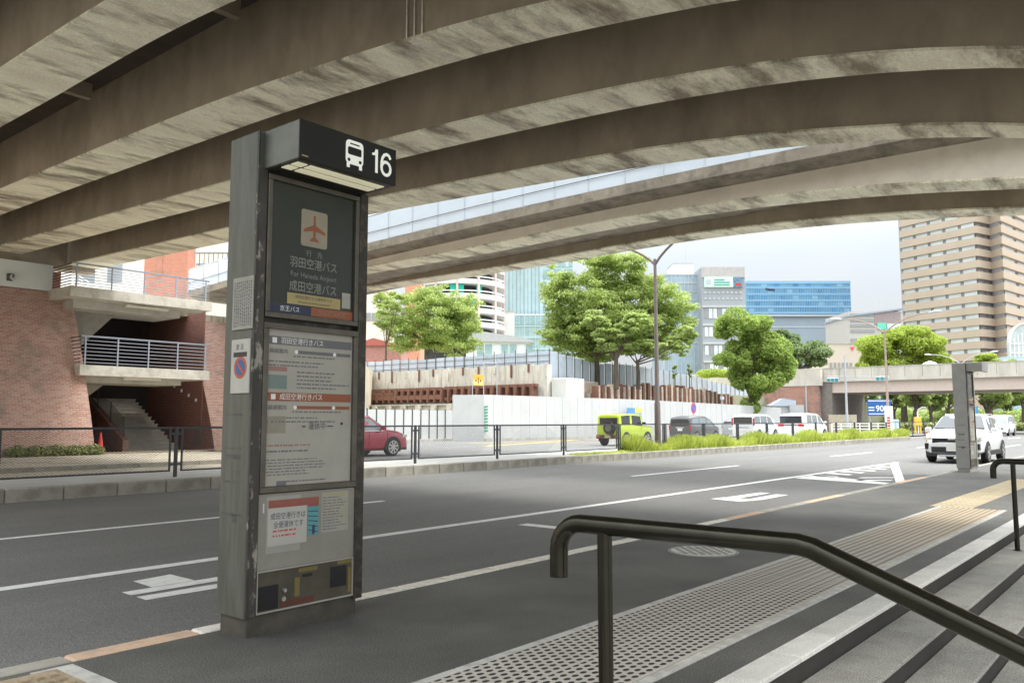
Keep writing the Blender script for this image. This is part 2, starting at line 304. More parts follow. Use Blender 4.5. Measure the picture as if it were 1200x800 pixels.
for (x0, y0, x1, y1) in ((5.5, 9.1, 7.4, 11.2), (13.5, 5.4, 15.0, 7.9), (19, 8.5, 27, 9.2), (1.5, 13.2, 9, 13.6)):
    m = MB(); n_ = 26; pr_ = None
    for k in range(n_ + 1):
        t_ = k / n_; p_ = (x0 + (x1 - x0) * t_ + cr.uniform(-.05, .05), y0 + (y1 - y0) * t_ + cr.uniform(-.05, .05))
        if pr_: m.quad((pr_[0], pr_[1] - .006, -.1175), (p_[0], p_[1] - .006, -.1175), (p_[0] + .004, p_[1] + .006, -.1175), (pr_[0] + .004, pr_[1] + .006, -.1175))
        pr_ = p_
    m.obj('sealed_crack', cm, road, kind='stuff')
# near pavement
walk = MB().quad((-60, 2.0, 0), (120, 2.0, 0), (120, 4.95, 0), (-60, 4.95, 0)).obj('pavement', M_walk, kind='structure')
MB().quad((30, 1.0, -.004), (300, 1.0, -.004), (300, 2.1, -.004), (30, 2.1, -.004)).obj('far_pavement', M_walk, kind='structure')
kst = {}
def kerbstone(x0, x1, y0, y1, z0, z1, m, parent, name='kerb_stone', bev=.012):
    L_ = round(x1 - x0, 3); key = (L_, y0, y1, z0, z1, m.name)
    if key not in kst:
        o = MB().bbox(.004, L_ - .004, y0, y1, z0, z1, bev).obj(name, m, parent); kst[key] = o; o.location = (x0, 0, 0); return o
    return dup(kst[key], parent, loc=(x0, 0, 0))
x = -8.0
seq = [('c', .6)] * 15
def near_kerb_material(xx):
    if xx < 2.2: return M_kerb
    if xx < 2.95: return M_orange
    if xx < 10.6: return M_cream
    if xx < 12.1: return M_orange
    if xx < 13.8: return M_kerb
    if xx < 15.6: return M_orange
    if xx < 19.4: return M_kerb
    if xx < 21.4: return M_orange
    return M_kerb
xs = [-8 + .6 * i for i in range(17)] + [2.15, 2.93] + [2.93 + .6 * i for i in range(1, 80)]
for xa, xb in zip(xs, xs[1:]):
    kerbstone(xa, xb, 4.95, 5.11, -.14, .006, near_kerb_material((xa + xb) / 2 + .01), walk)
# grate strip: slotted paving tiles in two rows
mt = mat('slotted_paving', (.52, .49, .43), .8, var=.1, scale=2, bump=.1)
t = mt.node_tree; n = t.nodes; l = t.links.new; bs = n['Principled BSDF']
g = n.new('ShaderNodeNewGeometry'); sp = n.new('ShaderNodeSeparateXYZ'); l(g.outputs['Position'], sp.inputs[0])
def mth(op, a, b_=None, c_=None):
    k = n.new('ShaderNodeMath'); k.operation = op
    for i, q in enumerate((a, b_, c_)):
        if q is None: continue
        if isinstance(q, (int, float)): k.inputs[i].default_value = q
        else: l(q, k.inputs[i])
    return k.outputs[0]
px, py = .074, .0506
row = mth('FLOOR', mth('DIVIDE', sp.outputs['Y'], py)); odd = mth('MODULO', row, 2.0)
fx = mth('SUBTRACT', mth('FRACT', mth('ADD', mth('DIVIDE', sp.outputs['X'], px), mth('MULTIPLY', odd, .5))), .5)
fy = mth('SUBTRACT', mth('FRACT', mth('DIVIDE', sp.outputs['Y'], py)), .5)
far_f = n.new('ShaderNodeMapRange'); far_f.inputs[1].default_value = 6.2; far_f.inputs[2].default_value = 8.0; l(sp.outputs['X'], far_f.inputs[0])
ell = mth('ADD', mth('POWER', mth('DIVIDE', fx, .34), 2.0), mth('POWER', mth('DIVIDE', fy, .30), 2.0))
hole = n.new('ShaderNodeMapRange'); hole.inputs[1].default_value = 1.15; hole.inputs[2].default_value = .8; l(ell, hole.inputs[0])
slot = n.new('ShaderNodeMapRange'); slot.inputs[1].default_value = .30; slot.inputs[2].default_value = .2; l(mth('ABSOLUTE', mth('SUBTRACT', mth('FRACT', mth('DIVIDE', sp.outputs['Y'], .075)), .5)), slot.inputs[0])
mm = n.new('ShaderNodeMix'); l(far_f.outputs[0], mm.inputs[0]); l(hole.outputs[0], mm.inputs[2]); l(mth('MULTIPLY', slot.outputs[0], .5), mm.inputs[3])
yel = n.new('ShaderNodeMapRange'); yel.inputs[1].default_value = 8.5; yel.inputs[2].default_value = 12.5; yel.inputs[4].default_value = .6; l(sp.outputs['X'], yel.inputs[0])
src = bs.inputs['Base Color'].links[0].from_socket
k1 = n.new('ShaderNodeMix'); k1.data_type = 'RGBA'; l(yel.outputs[0], k1.inputs[0]); l(src, k1.inputs[6]); k1.inputs[7].default_value = (.56, .40, .22, 1)
k2 = n.new('ShaderNodeMix'); k2.data_type = 'RGBA'; l(mm.outputs[0], k2.inputs[0]); l(k1.outputs[2], k2.inputs[6]); k2.inputs[7].default_value = (.03, .028, .025, 1)
l(k2.outputs[2], bs.inputs['Base Color'])
bu = n.new('ShaderNodeBump'); bu.invert = True; bu.inputs['Strength'].default_value = 1; bu.inputs['Distance'].default_value = .008; l(mm.outputs[0], bu.inputs['Height']); l(bu.outputs[0], bs.inputs['Normal'])
tile0 = MB().bbox(.004, .596, .003, .402, -.02, .010, .003).obj('paving_tile', mt, walk); first = True
for i in range(20):
    for r_ in range(2):
        X0, Y0 = 2.38 + i * .6, 2.315 + r_ * .405
        if first: tile0.location = (X0, Y0, 0); first = False
        else: dup(tile0, walk, loc=(X0, Y0, 0))
M_edge = mat('pale_edging', (.55, .54, .5), .85, var=.15, scale=6, spot=.4, spotcol=(.25, .24, .22), spotscale=8)
for y0 in (2.245, 3.125):
    for i in range(12): kerbstone(2.38 + i, 3.38 + i, y0, y0 + .06, -.03, .012, M_edge, walk, 'edging_strip', .003)
# yellow guide blocks further on
M_tact = mat('yellow_guide_block', (.50, .42, .28), .8, var=.12, scale=3, island=.06, spot=.3, spotcol=(.4, .36, .26), spotscale=4)
gb = MB().box(.005, .295, .005, .295, -.01, .004)
for k in range(4): gb.box(.02, .28, .03 + k * .07, .055 + k * .07, .004, .010)
g0 = gb.obj('guide_block', M_tact, walk); g0.location = (14.4, 2.72, 0)
for i in range(26):
    for r_ in range(2):
        if i or r_: dup(g0, walk, loc=(14.4 + i * .3, 2.72 + r_ * .3 + max(0, i - 14) * .0, 0))
# grate corner near the kerb on the left
gl = MB().box(1.0, 2.02, 4.1, 4.86, -.02, .006)
for i in range(6):
    for j in range(14): gl.box(1.02 + j * .07, 1.06 + j * .07, 4.16 + i * .11, 4.22 + i * .11, .006, .022)
gl.obj('drain_grate', mat('rusted_grate', (.38, .30, .2), .7, var=.3, scale=9), None, 'square cast drain grate with raised studs beside the kerb at the lower left corner', 'drain grate')
MB().box(1.9, 2.12, 3.9, 4.9, -.01, .004).obj('grate_surround', M_edge, walk)
# manhole cover
mh = thing('manhole_cover', 'round pale patterned manhole cover in the asphalt pavement beyond the handrail', 'manhole cover', (7.98, 4.0, 0))
MB().cyl((0, 0, -.02), .36, .026, 40).obj('rim', mat('manhole_iron', (.30, .29, .27), .7, var=.2, scale=20, metal=.2), mh)
mc = MB().cyl((0, 0, -.01), .325, .022, 40); mc.obj('cover', mat('manhole_fill', (.58, .58, .54), .8, var=.35, scale=14), mh)
mc = MB()
for i in range(11):
    for j in range(11):
        X, Y = (i - 5) * .055, (j - 5) * .055
        if X * X + Y * Y < .085 and (i + j) % 2 == 0: mc.box(X - .02, X + .02, Y - .02, Y + .02, .012, .017)
mc.obj('studs', MATS['manhole_iron'], mh, kind='stuff')
# steps going down on the right
stp = bpy.data.objects.new('steps', None)
sb = MB()
prof = [(2.0, 0.0)]
for k in range(7): prof += [(1.82 - .33 * k, -.13 * k - .02), (1.82 - .33 * k, -.13 * (k + 1) - .02)]
pts = [(2.0, -.02)] + [p for p in prof[1:]] + [(prof[-1][0] - .4, prof[-1][1]), (prof[-1][0] - .4, -1.3), (2.0, -1.3)]
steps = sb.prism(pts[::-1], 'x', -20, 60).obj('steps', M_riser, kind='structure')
nos = MB().bbox(.003, .597, 1.812, 2.0, -.022, .006, .006).obj('nosing_stone', M_granite, steps); fst = True
for i in range(70):
    X0 = -1.8 + i * .6
    if fst: nos.location = (X0, 0, 0); fst = False
    else: dup(nos, steps, loc=(X0, 0, 0))
for k in range(1, 7):
    y1 = 1.815 - .33 * (k - 1); y0 = y1 - .345; z1 = -.13 * k
    tr0 = None
    for i in range(28 if k < 4 else 8):
        X0 = -1.2 + (k * .37) % .9 + i * 1.2
        if tr0 is None: tr0 = MB().bbox(.003, 1.197, y0 + .008, y1, z1 - .022, z1, .005).obj('tread_stone', M_granite2, steps); tr0.location = (X0, 0, 0)
        else: dup(tr0, steps, loc=(X0, 0, 0))
# far kerb, median, side road, plaza
med = MB().slab([(-80, 16.6), (67, 16.6), (68.6, 17.6), (67, 19.5), (-80, 19.5)], -.13, .13).obj('median', M_median, kind='structure')
k0 = None
for i in range(74):
    X0 = -6.2 + i * 1.0
    if X0 > 66.4: break
    if k0 is None: k0 = MB().bbox(.006, .994, 16.42, 16.6, -.14, .134, .02).obj('kerb_stone', M_kerb, med); k0.location = (X0, 0, 0)
    else: dup(k0, med, loc=(X0, 0, 0))
side = MB().quad((14.5, 19.5, -.02), (95, 19.5, -.02), (95, 40, -.02), (14.5, 40, -.02)).obj('side_road', M_side, kind='structure')
for pts in ([(33.0, 29.2), (48, 33.4), (48.5, 33.1), (33.6, 28.9)], [(36, 33.0), (58, 33.4), (58, 33.1), (36, 32.7)], [(38, 30.2), (44, 28.2), (44.3, 28.4), (38.3, 30.4)]):
    MB().add([(x, y, -.014) for x, y in pts], [tuple(range(4))][::-1]).obj('road_marking', mat('yellow_road_paint', (.72, .5, .12), .8, var=.1), side)
for pts in ([(24, 20.6), (60, 20.6), (60, 20.9), (24, 20.9)],): MB().add([(x, y, -.014) for x, y in pts], [(0, 1, 2, 3)]).obj('road_marking', M_white, side)
M_plaza = brickmat('plaza_paving', (.56, .50, .38), (.62, .56, .44), (.36, .32, .25), bw=.6, bh=.3, axis='XY')
plaza = MB().quad((-40, 19.5, .05), (15.2, 19.5, .05), (26, 32.5, .05), (26, 34.0, .05)).quad((-40, 19.5, .05), (26, 34, .05), (26, 40, .05), (-40, 40, .05)).obj('plaza', M_plaza, kind='structure')
for i in range(24):
    X0 = -4 + i * .9
    kerbstone(X0, X0 + .9, 22.6, 22.75, .04, .17, M_kerb, plaza)
MB().box(-10, 17.6, 22.75, 30.6, .05, .12).obj('plaza_step', M_plaza, plaza)
MB().box(10.0, 20.5, 31.6, 32.0, .12, .13).obj('guide_strip', M_tact, plaza)
MB().slab([(54.6, 40.6), (420, 40.6), (420, 300), (54.6, 300)], -.2, 4.2).obj('raised_ground', mat('raised_earth', (.3, .3, .2), .95, var=.2), kind='structure')
# ================================================================ BRIDGE OVERHEAD
PY_ = [-8, -4, -2, 0, 1.3, 3.1, 5.5, 7, 9, 12, 16, 20, 25, 33.4]
PZ_ = [1.9, 3.9, 4.6, 5.25, 5.6, 6.05, 6.42, 6.58, 6.75, 6.96, 7.12, 7.26, 7.4, 7.6]
PROF = {0: ([-8, -2, 1.3, 3.1, 6, 8.5, 11.4, 15.5, 33.4], [1.9, 4.5, 5.6, 6.1, 6.62, 6.95, 7.21, 7.3, 7.5]),
        2: ([-8, -2, 1.3, 3.1, 6.3, 8.2, 12.9, 16.5, 24, 33.4], [1.9, 4.5, 5.6, 6.1, 6.62, 6.83, 7.17, 7.28, 7.42, 7.55]),
        3: ([-8, -2, 1.26, 3.14, 5.6, 8.9, 12.6, 17.5, 23.4, 33.4], [1.9, 4.5, 5.62, 6.09, 6.46, 6.72, 6.92, 7.08, 7.25, 7.5]),
        4: ([-8, -2, 1.63, 3.97, 6.83, 9.15, 12.4, 15.8, 21.8, 33.4], [1.9, 4.3, 5.58, 6.05, 6.41, 6.58, 6.74, 6.89, 7.09, 7.33])}
PROF[1] = PROF[0]
GI = 0
def zs(y):
    a, c = PROF[GI]; return float(np.mean([np.interp(y + d, a, c) for d in (-1.4, -.7, 0, .7, 1.4)])) + .012
def gw(y): return float(np.interp(y, [0, 2, 5, 9, 16], [.6, .66, .82, .95, 1.08])) + (.1 if GI == 4 and y > 6 else 0)
bridge = thing('concrete_bridge', 'brown stained concrete footbridge with arched girders passing overhead', 'bridge', (9, 16, 7))
YS = [-3.2 + 36.6 * i / 60 for i in range(61)]
DECK = 8.75
for gi, gx in enumerate((2.2, 5.0, 8.0, 10.8, 13.5, -.6)):  # last girder is unseen, added to dim the light under the deck
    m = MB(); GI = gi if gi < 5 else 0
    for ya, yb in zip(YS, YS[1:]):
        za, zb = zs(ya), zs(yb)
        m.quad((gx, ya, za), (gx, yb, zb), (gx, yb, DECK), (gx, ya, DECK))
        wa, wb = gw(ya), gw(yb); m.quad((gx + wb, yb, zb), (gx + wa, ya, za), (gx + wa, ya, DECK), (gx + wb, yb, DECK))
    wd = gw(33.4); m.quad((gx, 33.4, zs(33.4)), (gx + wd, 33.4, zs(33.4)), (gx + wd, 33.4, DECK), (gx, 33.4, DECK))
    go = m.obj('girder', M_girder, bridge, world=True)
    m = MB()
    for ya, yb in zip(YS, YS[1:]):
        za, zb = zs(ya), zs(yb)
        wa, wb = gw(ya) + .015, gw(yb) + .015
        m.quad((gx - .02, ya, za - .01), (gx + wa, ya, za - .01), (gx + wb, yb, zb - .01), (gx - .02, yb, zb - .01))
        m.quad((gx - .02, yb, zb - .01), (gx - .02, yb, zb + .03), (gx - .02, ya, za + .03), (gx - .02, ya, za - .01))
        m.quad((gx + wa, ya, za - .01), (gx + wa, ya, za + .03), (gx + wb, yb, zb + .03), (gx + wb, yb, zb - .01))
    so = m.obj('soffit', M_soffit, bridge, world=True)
    # cross beams between the girders
    if gi < 4:
        for yy in (6.1, 12.6, 18.4, 24.6):
            MB().box(gx + gw(yy), gx + 2.79, yy, yy + .16, DECK - .34, DECK - .002).obj('cross_beam', M_girder, bridge, world=True)
MB().box(-1.0, 15.0, -3.2, 33.2, DECK, DECK + .35).obj('deck', M_deck, bridge, world=True)  # unseen reach over the camera and near end are shaped for the light
MB().box(14.6, 15.0, -3.2, 33.2, DECK + .35, DECK + 1.4).obj('parapet', M_girder, bridge, world=True)
MB().box(-1.0, -.62, -3.2, 33.2, DECK + .35, DECK + 1.4).obj('parapet', M_girder, bridge, world=True)
for gx in (2.2, 8.0, 13.5): MB().box(gx + .1, gx + .7, -3.1, -2.5, -1.0, 4.6).obj('pier', M_girder, bridge, world=True)
MB().box(-.8, 14.6, 33.42, 34.2, 7.15, DECK - .01).obj('end_beam', M_girder, bridge, world=True)
# lime stain along a joint on one girder
GI = 2
m = MB()
rr = random.Random(21)
for k in range(9):
    x0 = 8.0 + k * .105; y0 = 8.35 + .05 * math.sin(k * 1.7); z0 = zs(y0) - .014
    m.quad((x0, y0, z0), (x0 + .105, y0 + rr.uniform(-.03, .03), z0), (x0 + .105, y0 + rr.uniform(.1, .22), zs(y0 + .16) - .014), (x0, y0 + rr.uniform(.1, .22), zs(y0 + .16) - .014))
for k in range(3):
    y0 = 8.2 + k * .16; m.quad((7.974, y0, zs(y0) + .02), (7.974, y0 + .03, zs(y0)), (7.974, y0 + .025, zs(y0) + rr.uniform(.5, 1.0)), (7.974, y0 + .01, zs(y0) + rr.uniform(.5, 1.0)))
m.obj('lime_stain', mat('lime_stain', (.74, .70, .60), .9, var=.2, scale=9), bridge, world=True, kind='stuff')
# second bridge beyond
BY = [-9, -5, -1, 2.6, 6.1, 10.8, 13.6, 18.5, 24, 36]
BZ = [4.2, 5.3, 6.1, 6.60, 7.05, 7.30, 7.33, 7.2, 7.18, 7.25]
def z2(y): return float(np.mean([np.interp(y + d, BY, BZ) for d in (-2, -1, 0, 1, 2)])) + .01
b2 = thing('pale_concrete_bridge', 'second bridge with smooth cream arched side and pale blue panelled parapet', 'bridge', (22, 15, 7))
Y2 = [-9 + 45 * i / 66 for i in range(67)]
TOPZ = 7.92
def top2(y): return TOPZ + .16 - .0011 * (y - 10) ** 2
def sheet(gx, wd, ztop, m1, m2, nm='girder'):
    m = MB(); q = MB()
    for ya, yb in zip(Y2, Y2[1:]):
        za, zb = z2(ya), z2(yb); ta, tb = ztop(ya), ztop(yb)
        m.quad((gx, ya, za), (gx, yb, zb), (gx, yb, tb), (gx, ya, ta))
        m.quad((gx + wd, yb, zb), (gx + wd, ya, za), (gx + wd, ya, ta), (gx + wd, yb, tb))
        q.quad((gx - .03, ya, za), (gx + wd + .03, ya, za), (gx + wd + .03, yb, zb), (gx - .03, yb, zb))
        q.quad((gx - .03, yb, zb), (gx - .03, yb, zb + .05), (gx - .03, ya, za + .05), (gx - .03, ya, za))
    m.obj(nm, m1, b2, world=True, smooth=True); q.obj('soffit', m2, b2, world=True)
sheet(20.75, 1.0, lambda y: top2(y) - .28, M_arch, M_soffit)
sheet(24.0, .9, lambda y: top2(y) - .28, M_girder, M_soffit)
m = MB()
for ya, yb in zip(Y2, Y2[1:]):
    a, c = top2(ya), top2(yb)
    pa = [(20.0, a - .30), (20.75, a - .40), (25.6, a - .40), (26.0, a - .2), (26.0, a), (20.0, a)]
    pb = [(20.0, c - .30), (20.75, c - .40), (25.6, c - .40), (26.0, c - .2), (26.0, c), (20.0, c)]
    for i in range(6): j = (i + 1) % 6; m.quad((pa[i][0], ya, pa[i][1]), (pa[j][0], ya, pa[j][1]), (pb[j][0], yb, pb[j][1]), (pb[i][0], yb, pb[i][1]))
m.obj('deck', M_mould, b2, world=True)
pw = (Y2[-1] - 1) / 27
for px_ in (20.02, 25.9):
    for i in range(36):
        y0 = -9 + i * 1.25; z0 = top2(y0 + .6)
        p = MB().box(px_, px_ + .05, y0 + .02, y0 + 1.23, z0 + .02, z0 + .98)
        p.obj('parapet_panel', M_panelw, b2, world=True)
    MB().tube([(px_ + .03, y, top2(y) + 1.03) for y in Y2[::3]], .035, 6).obj('top_rail', M_lightg, b2, world=True)
    m = MB()
    for i in range(37):
        y0 = -9 + i * 1.25; m.box(px_ - .03, px_ + .08, y0 - .02, y0 + .02, top2(y0), top2(y0) + 1.0)
    m.each('parapet_post', mat('pale_post', (.60, .66, .72), .5, var=.05), b2, world=True)
    MB().tube([(px_ - .035, y, top2(y) + .38) for y in Y2[::3]], .012, 5).obj('cable', M_frame, b2, world=True)
# ================================================================ BUS STOP TOTEM
def lines_block(mb, x0, x1, z0, z1, rows, y, th=.004, seed=1, gaps=True):
    rr = random.Random(seed); dz = (z1 - z0) / rows
    for i in range(rows):
        z = z1 - dz * (i + .6); xx = x0
        end = x0 + (x1 - x0) * rr.uniform(.6, 1.0)
        while xx < end:
            w_ = rr.uniform(.008, .04); mb.box(xx, min(xx + w_, end), y - .0006, y, z, z + dz * .34); xx += w_ + rr.uniform(.004, .012)
tot = thing('bus_stop_sign', 'tall weathered steel bus stop pillar with lit header reading 16 and airport bus timetables', 'bus stop sign', (3.02, 4.62, 0))
W_, D_ = .92, .33
P = tot
MB().bbox(.02, .9, .02, .31, 0, .13, .006).obj('plinth', mat('plinth_steel', (.07, .065, .052), .7, var=.25, scale=6, spot=.4, spotcol=(.11, .09, .065), spotscale=6), P)
MB().bbox(0, .075, .012, .33, .12, 3.24, .006).obj('side_column', M_steelg, P, 'flat grey green steel side column with scratches and old tape')
MB().box(.0, .012, -.004, .0118, .12, 3.24).box(.012, .07, -.006, .0118, .13, 2.99).obj('front_edge', mat('peeling_edge', (.05, .046, .04), .5, var=.3, scale=10, spot=.9, spotcol=(.34, .32, .27), spotscale=11, stretch=(1, 1, .45), lo=.55, hi=.6), P)
MB().bbox(.855, .93, -.012, .33, .11, 3.0, .006).obj('side_column', M_steeld, P)
MB().box(.075, .855, .05, .30, .13, 3.2).obj('core', M_steeld, P)
# header
hd = MB().bbox(.05, .87, -.36, .05, 2.995, 3.245, .004).obj('header_box', mat('header_side_grey', (.17, .175, .15), .5, var=.2, scale=4, spot=.3, spotcol=(.12, .12, .1), spotscale=3, metal=.2), P, 'grey header box projecting over the boards')
MB().box(.052, .868, -.366, -.361, 2.99, 3.247).obj('header_face', mat('header_black', (.009, .010, .008), .6, var=.2, scale=3), hd, 'black face with white bus symbol and number')
HY = -.3668
mat('sign_white_lit', (.8, .82, .76), .5, var=.01, emit=.2)
def stroke(mb, pts, wd, y0, y1):
    for i in range(len(pts) - 1):
        (xa, za), (xb, zb) = pts[i], pts[i + 1]; dx, dz = xb - xa, zb - za; l_ = math.hypot(dx, dz); nx, nz_ = -dz / l_ * wd / 2, dx / l_ * wd / 2; ex, ez = dx / l_ * wd * .12, dz / l_ * wd * .12
        q = [(xa + nx - ex, za + nz_ - ez), (xa - nx - ex, za - nz_ - ez), (xb - nx + ex, zb - nz_ + ez), (xb + nx + ex, zb + nz_ + ez)]
        mb.add([(x_, y0 - .00002 * i, z_) for x_, z_ in q], [(0, 1, 2, 3)])
    return mb
d1 = stroke(MB(), [(.688, 3.045), (.688, 3.205)], .024, HY - .0004, 0); stroke(d1, [(.650, 3.168), (.672, 3.172), (.684, 3.198)], .017, HY - .0006, 0); d1.obj('digit', MATS['sign_white_lit'], hd)
d6 = MB(); cx_, cz_ = .775, 3.092
stroke(d6, [(cx_ + .041 * math.cos(R(a)), cz_ + .046 * math.sin(R(a))) for a in range(0, 361, 18)], .022, HY - .0004, 0)
stroke(d6, [(cx_ - .042, cz_ + .0), (cx_ - .041, cz_ + .035), (cx_ - .034, cz_ + .068), (cx_ - .018, cz_ + .093), (cx_ + .006, cz_ + .103), (cx_ + .026, cz_ + .096), (cx_ + .038, cz_ + .076)], .022, HY - .001, 0)
d6.obj('digit', MATS['sign_white_lit'], hd)
# bus symbol
sy = MB(); mw = MATS['sign_white_lit']
def rrect(mb, x0, x1, z0, z1, r_, y0, y1, seg=4):
    pts = []
    for cx, cz, a0 in ((x1 - r_, z1 - r_, 0), (x0 + r_, z1 - r_, 90), (x0 + r_, z0 + r_, 180), (x1 - r_, z0 + r_, 270)):
        for k in range(seg + 1): a = R(a0 + 90 * k / seg); pts.append((cx + r_ * math.cos(a), cz + r_ * math.sin(a)))
    mb.prism(pts[::-1], 'y', y0, y1); return mb
BX0 = -.045
rrect(sy, .465 + BX0, .615 + BX0, 3.05, 3.215, .03, HY - .0005, HY + .001); sy.box(.475 + BX0, .50 + BX0, HY - .0005, HY + .001, 3.025, 3.055).box(.58 + BX0, .605 + BX0, HY - .0005, HY + .001, 3.025, 3.055)
so_ = sy.obj('bus_symbol', mw, hd)
sy = rrect(MB(), .482 + BX0, .598 + BX0, 3.115, 3.168, .012, HY - .0015, HY - .0008); sy.box(.50 + BX0, .58 + BX0, HY - .0015, HY - .0008, 3.186, 3.195)
sy.disc((.492 + BX0, HY - .0008, 3.078), .012, 'y', -.0008, 12).disc((.588 + BX0, HY - .0008, 3.078), .012, 'y', -.0008, 12)
sy.obj('symbol_window', MATS['header_black'], hd)
MB().box(.07, .12, HY - .0006, HY, 3.01, 3.018).obj('small_sticker', M_yel, hd)
lb = MB()
for z_, (ya, yb) in enumerate(((-.30, -.225), (-.20, -.125))): lb.box(.19, .82, ya, yb, 2.983, 2.99); lb.box(.09, .165, ya, yb, 2.983, 2.99)
lb.each('light_tube', mat('header_light', (.66, .66, .5), .4, var=.05, emit=.2, ecol=(1, .93, .62)), hd)
MB().box(.055, .865, -.357, .0, 2.9885, 2.994).obj('light_recess', M_steeld, hd)
# boards
def board(x0, x1, z0, z1, fr, m_in, name):
    bo = MB().box(x0 + fr, x1 - fr, .012, .05, z0 + fr, z1 - fr).obj(name, m_in, P)
    for a in ((x0, x1, z1 - fr, z1), (x0, x1, z0, z0 + fr), (x0, x0 + fr, z0 + fr, z1 - fr), (x1 - fr, x1, z0 + fr, z1 - fr)):
        MB().bbox(a[0] + .0005, a[1] - .0005, -.012, .05, a[2] + .0005, a[3] - .0005, .004).obj('frame', M_frame, bo)
    return bo
b1 = board(.078, .85, 2.02, 2.97, .035, M_dkgreen, 'destination_board')
Y = .0112
T = lambda s_, sz, x, z, mm=M_pgprint, al='CENTER', sx=1, par=b1, nm='lettering', bo=0.0: text(s_, sz, (x, Y - .0004, z), FACE_MY, mm, par, nm, al, sx, bold=bo)
rrect(MB(), .355, .575, 2.535, 2.79, .018, Y - .001, Y + .001).obj('plane_panel', mat('plane_panel_cream', (.32, .285, .215), .5, var=.12, scale=4), b1, 'cream square with orange aeroplane')
pl = MB(); cx, cz, s = .465, 2.665, .0095
pts = [(0, 10), (1, 9), (1, 2.5), (9.5, -1.5), (9.5, -3.6), (1.2, -1.8), (.9, -6.4), (3.8, -8.3), (3.8, -9.8), (0, -9.2), (-3.8, -9.8), (-3.8, -8.3), (-.9, -6.4), (-1.2, -1.8), (-9.5, -3.6), (-9.5, -1.5), (-1, 2.5), (-1, 9)]
pl.add([(cx + a * s, Y - .002, cz + c * s) for a, c in pts], [tuple(range(len(pts)))[::-1]])
import bmesh
po = pl.obj('plane_symbol', M_orprint, b1)
T('行　先', .046, .47, 2.47); T('羽田空港バス', .078, .47, 2.385, sx=.86, bo=.0006); T('For Haneda Airport', .05, .47, 2.315, sx=.95)
T('成田空港バス', .078, .47, 2.222, sx=.86, bo=.0006)
MB().box(.255, .70, Y - .002, Y - .0008, 2.125, 2.20).obj('yellow_notice', M_yel, b1)
T('成田空港行きは運休中です', .026, .475, 2.168, M_navy).location.y = Y - .0026; T('All buses to Narita suspended', .022, .475, 2.138, M_navy).location.y = Y - .0026
rrect(MB(), .715, .79, 2.14, 2.25, .004, Y - .002, Y - .0008).obj('paper_notice', M_paper, b1)
MB().box(.115, .45, Y - .001, Y, 2.057, 2.118).obj('operator_strip', M_navy, b1, 'navy strip with operator name in white')
MB().box(.452, .812, Y - .001, Y, 2.057, 2.118).obj('operator_strip', M_orprint, b1, 'orange strip with operator name')
for s_, x, mm in (('京王バス', .28, M_whprint), ('リムジンバス', .63, M_pgprint)):
    o = T(s_, .04, x, 2.074, mm); o.location.y = Y - .0016
b3 = board(.074, .858, .885, 1.985, .04, M_paper, 'timetable_board')
def TB(s_, sz, x, z, mm, al='LEFT', sx=1): o = text(s_, sz, (x, Y - .0022, z), FACE_MY, mm, b3, 'lettering', al, sx); return o
for z0, mm, s_ in ((1.845, M_grprint, '羽田空港行きバス'), (1.475, M_orprint, '成田空港行きバス')):
    MB().box(.125, .81, Y - .0012, Y, z0, z0 + .055).obj('title_strip', mm, b3)
    TB(s_, .046, .215, z0 + .012, M_whprint, sx=.95); TB('路線案内', .036, .13, z0 - .055, M_grprint); MB().box(.15, .185, Y - .002, Y - .0013, z0 + .01, z0 + .045).obj('symbol', M_whprint, b3)
    MB().box(.33, .80, Y - .0012, Y, z0 - .052, z0 - .03).obj('route_line', mm, b3)
    q = MB()
    for x in (.34, .66): q.disc((x, Y - .0012, z0 - .041), .014, 'y', -.001, 12)
    q.each('stop_dot', M_whprint, b3)
    q = MB(); lines_block(q, .32, .8, z0 - .085, z0 - .06, 1, Y, seed=int(z0 * 100)); lines_block(q, .13, .72, z0 - .15, z0 - .1, 2, Y, seed=7 + int(z0 * 10)); q.obj('fine_print', M_grprint, b3, kind='stuff')
q = MB(); lines_block(q, .35, .8, 1.55, 1.68, 5, Y, seed=3)
lines_block(q, .12, .55, 1.13, 1.16, 1, Y, seed=9); lines_block(q, .12, .6, .985, 1.10, 6, Y, seed=5); lines_block(q, .28, .75, .935, .96, 1, Y, seed=8)
q.obj('fine_print', M_grprint, b3, kind='stuff')
q = MB(); q.box(.13, .27, Y - .001, Y, 1.67, 1.70); lines_block(q, .12, .62, 1.165, 1.2, 1, Y, seed=4); q.obj('fine_print', mat('faded_red_print', (.35, .2, .17), .6), b3, kind='stuff')
MB().box(.13, .27, Y - .001, Y, 1.555, 1.645).obj('timetable_cell', mat('pale_teal_print', (.20, .26, .25), .6), b3)
MB().box(.13, .27, Y - .001, Y, 1.265, 1.335).box(.13, .27, Y - .001, Y, 1.345, 1.375).each('timetable_cell', mat('pale_beige_print', (.30, .28, .22), .6), b3)
TB('運休中', .055, .45, 1.29, M_grprint, sx=.9); MB().box(.21, .285, Y - .001, Y, .925, .955).obj('logo_patch', M_grprint, b3)
MB().box(.40, .43, Y - .001, Y, 1.303, 1.311).box(.61, .66, Y - .001, Y, 1.305, 1.311).disc((.735, Y, 1.325), .011, 'y', -.001, 8).each('tape_mark', M_black, b3)
lp = MB().box(.078, .855, .004, .05, .40, .878).obj('lower_panel', mat('lower_panel_grey', (.27, .26, .225), .5, var=.1, scale=3, spot=.35, spotcol=(.22, .2, .17), spotscale=4), P)
Y = .0034
rrect(MB(), .135, .40, .50, .86, .004, Y - .001, Y).obj('poster_backing', mat('clear_sleeve', (.34, .33, .30), .3, var=.1), lp)
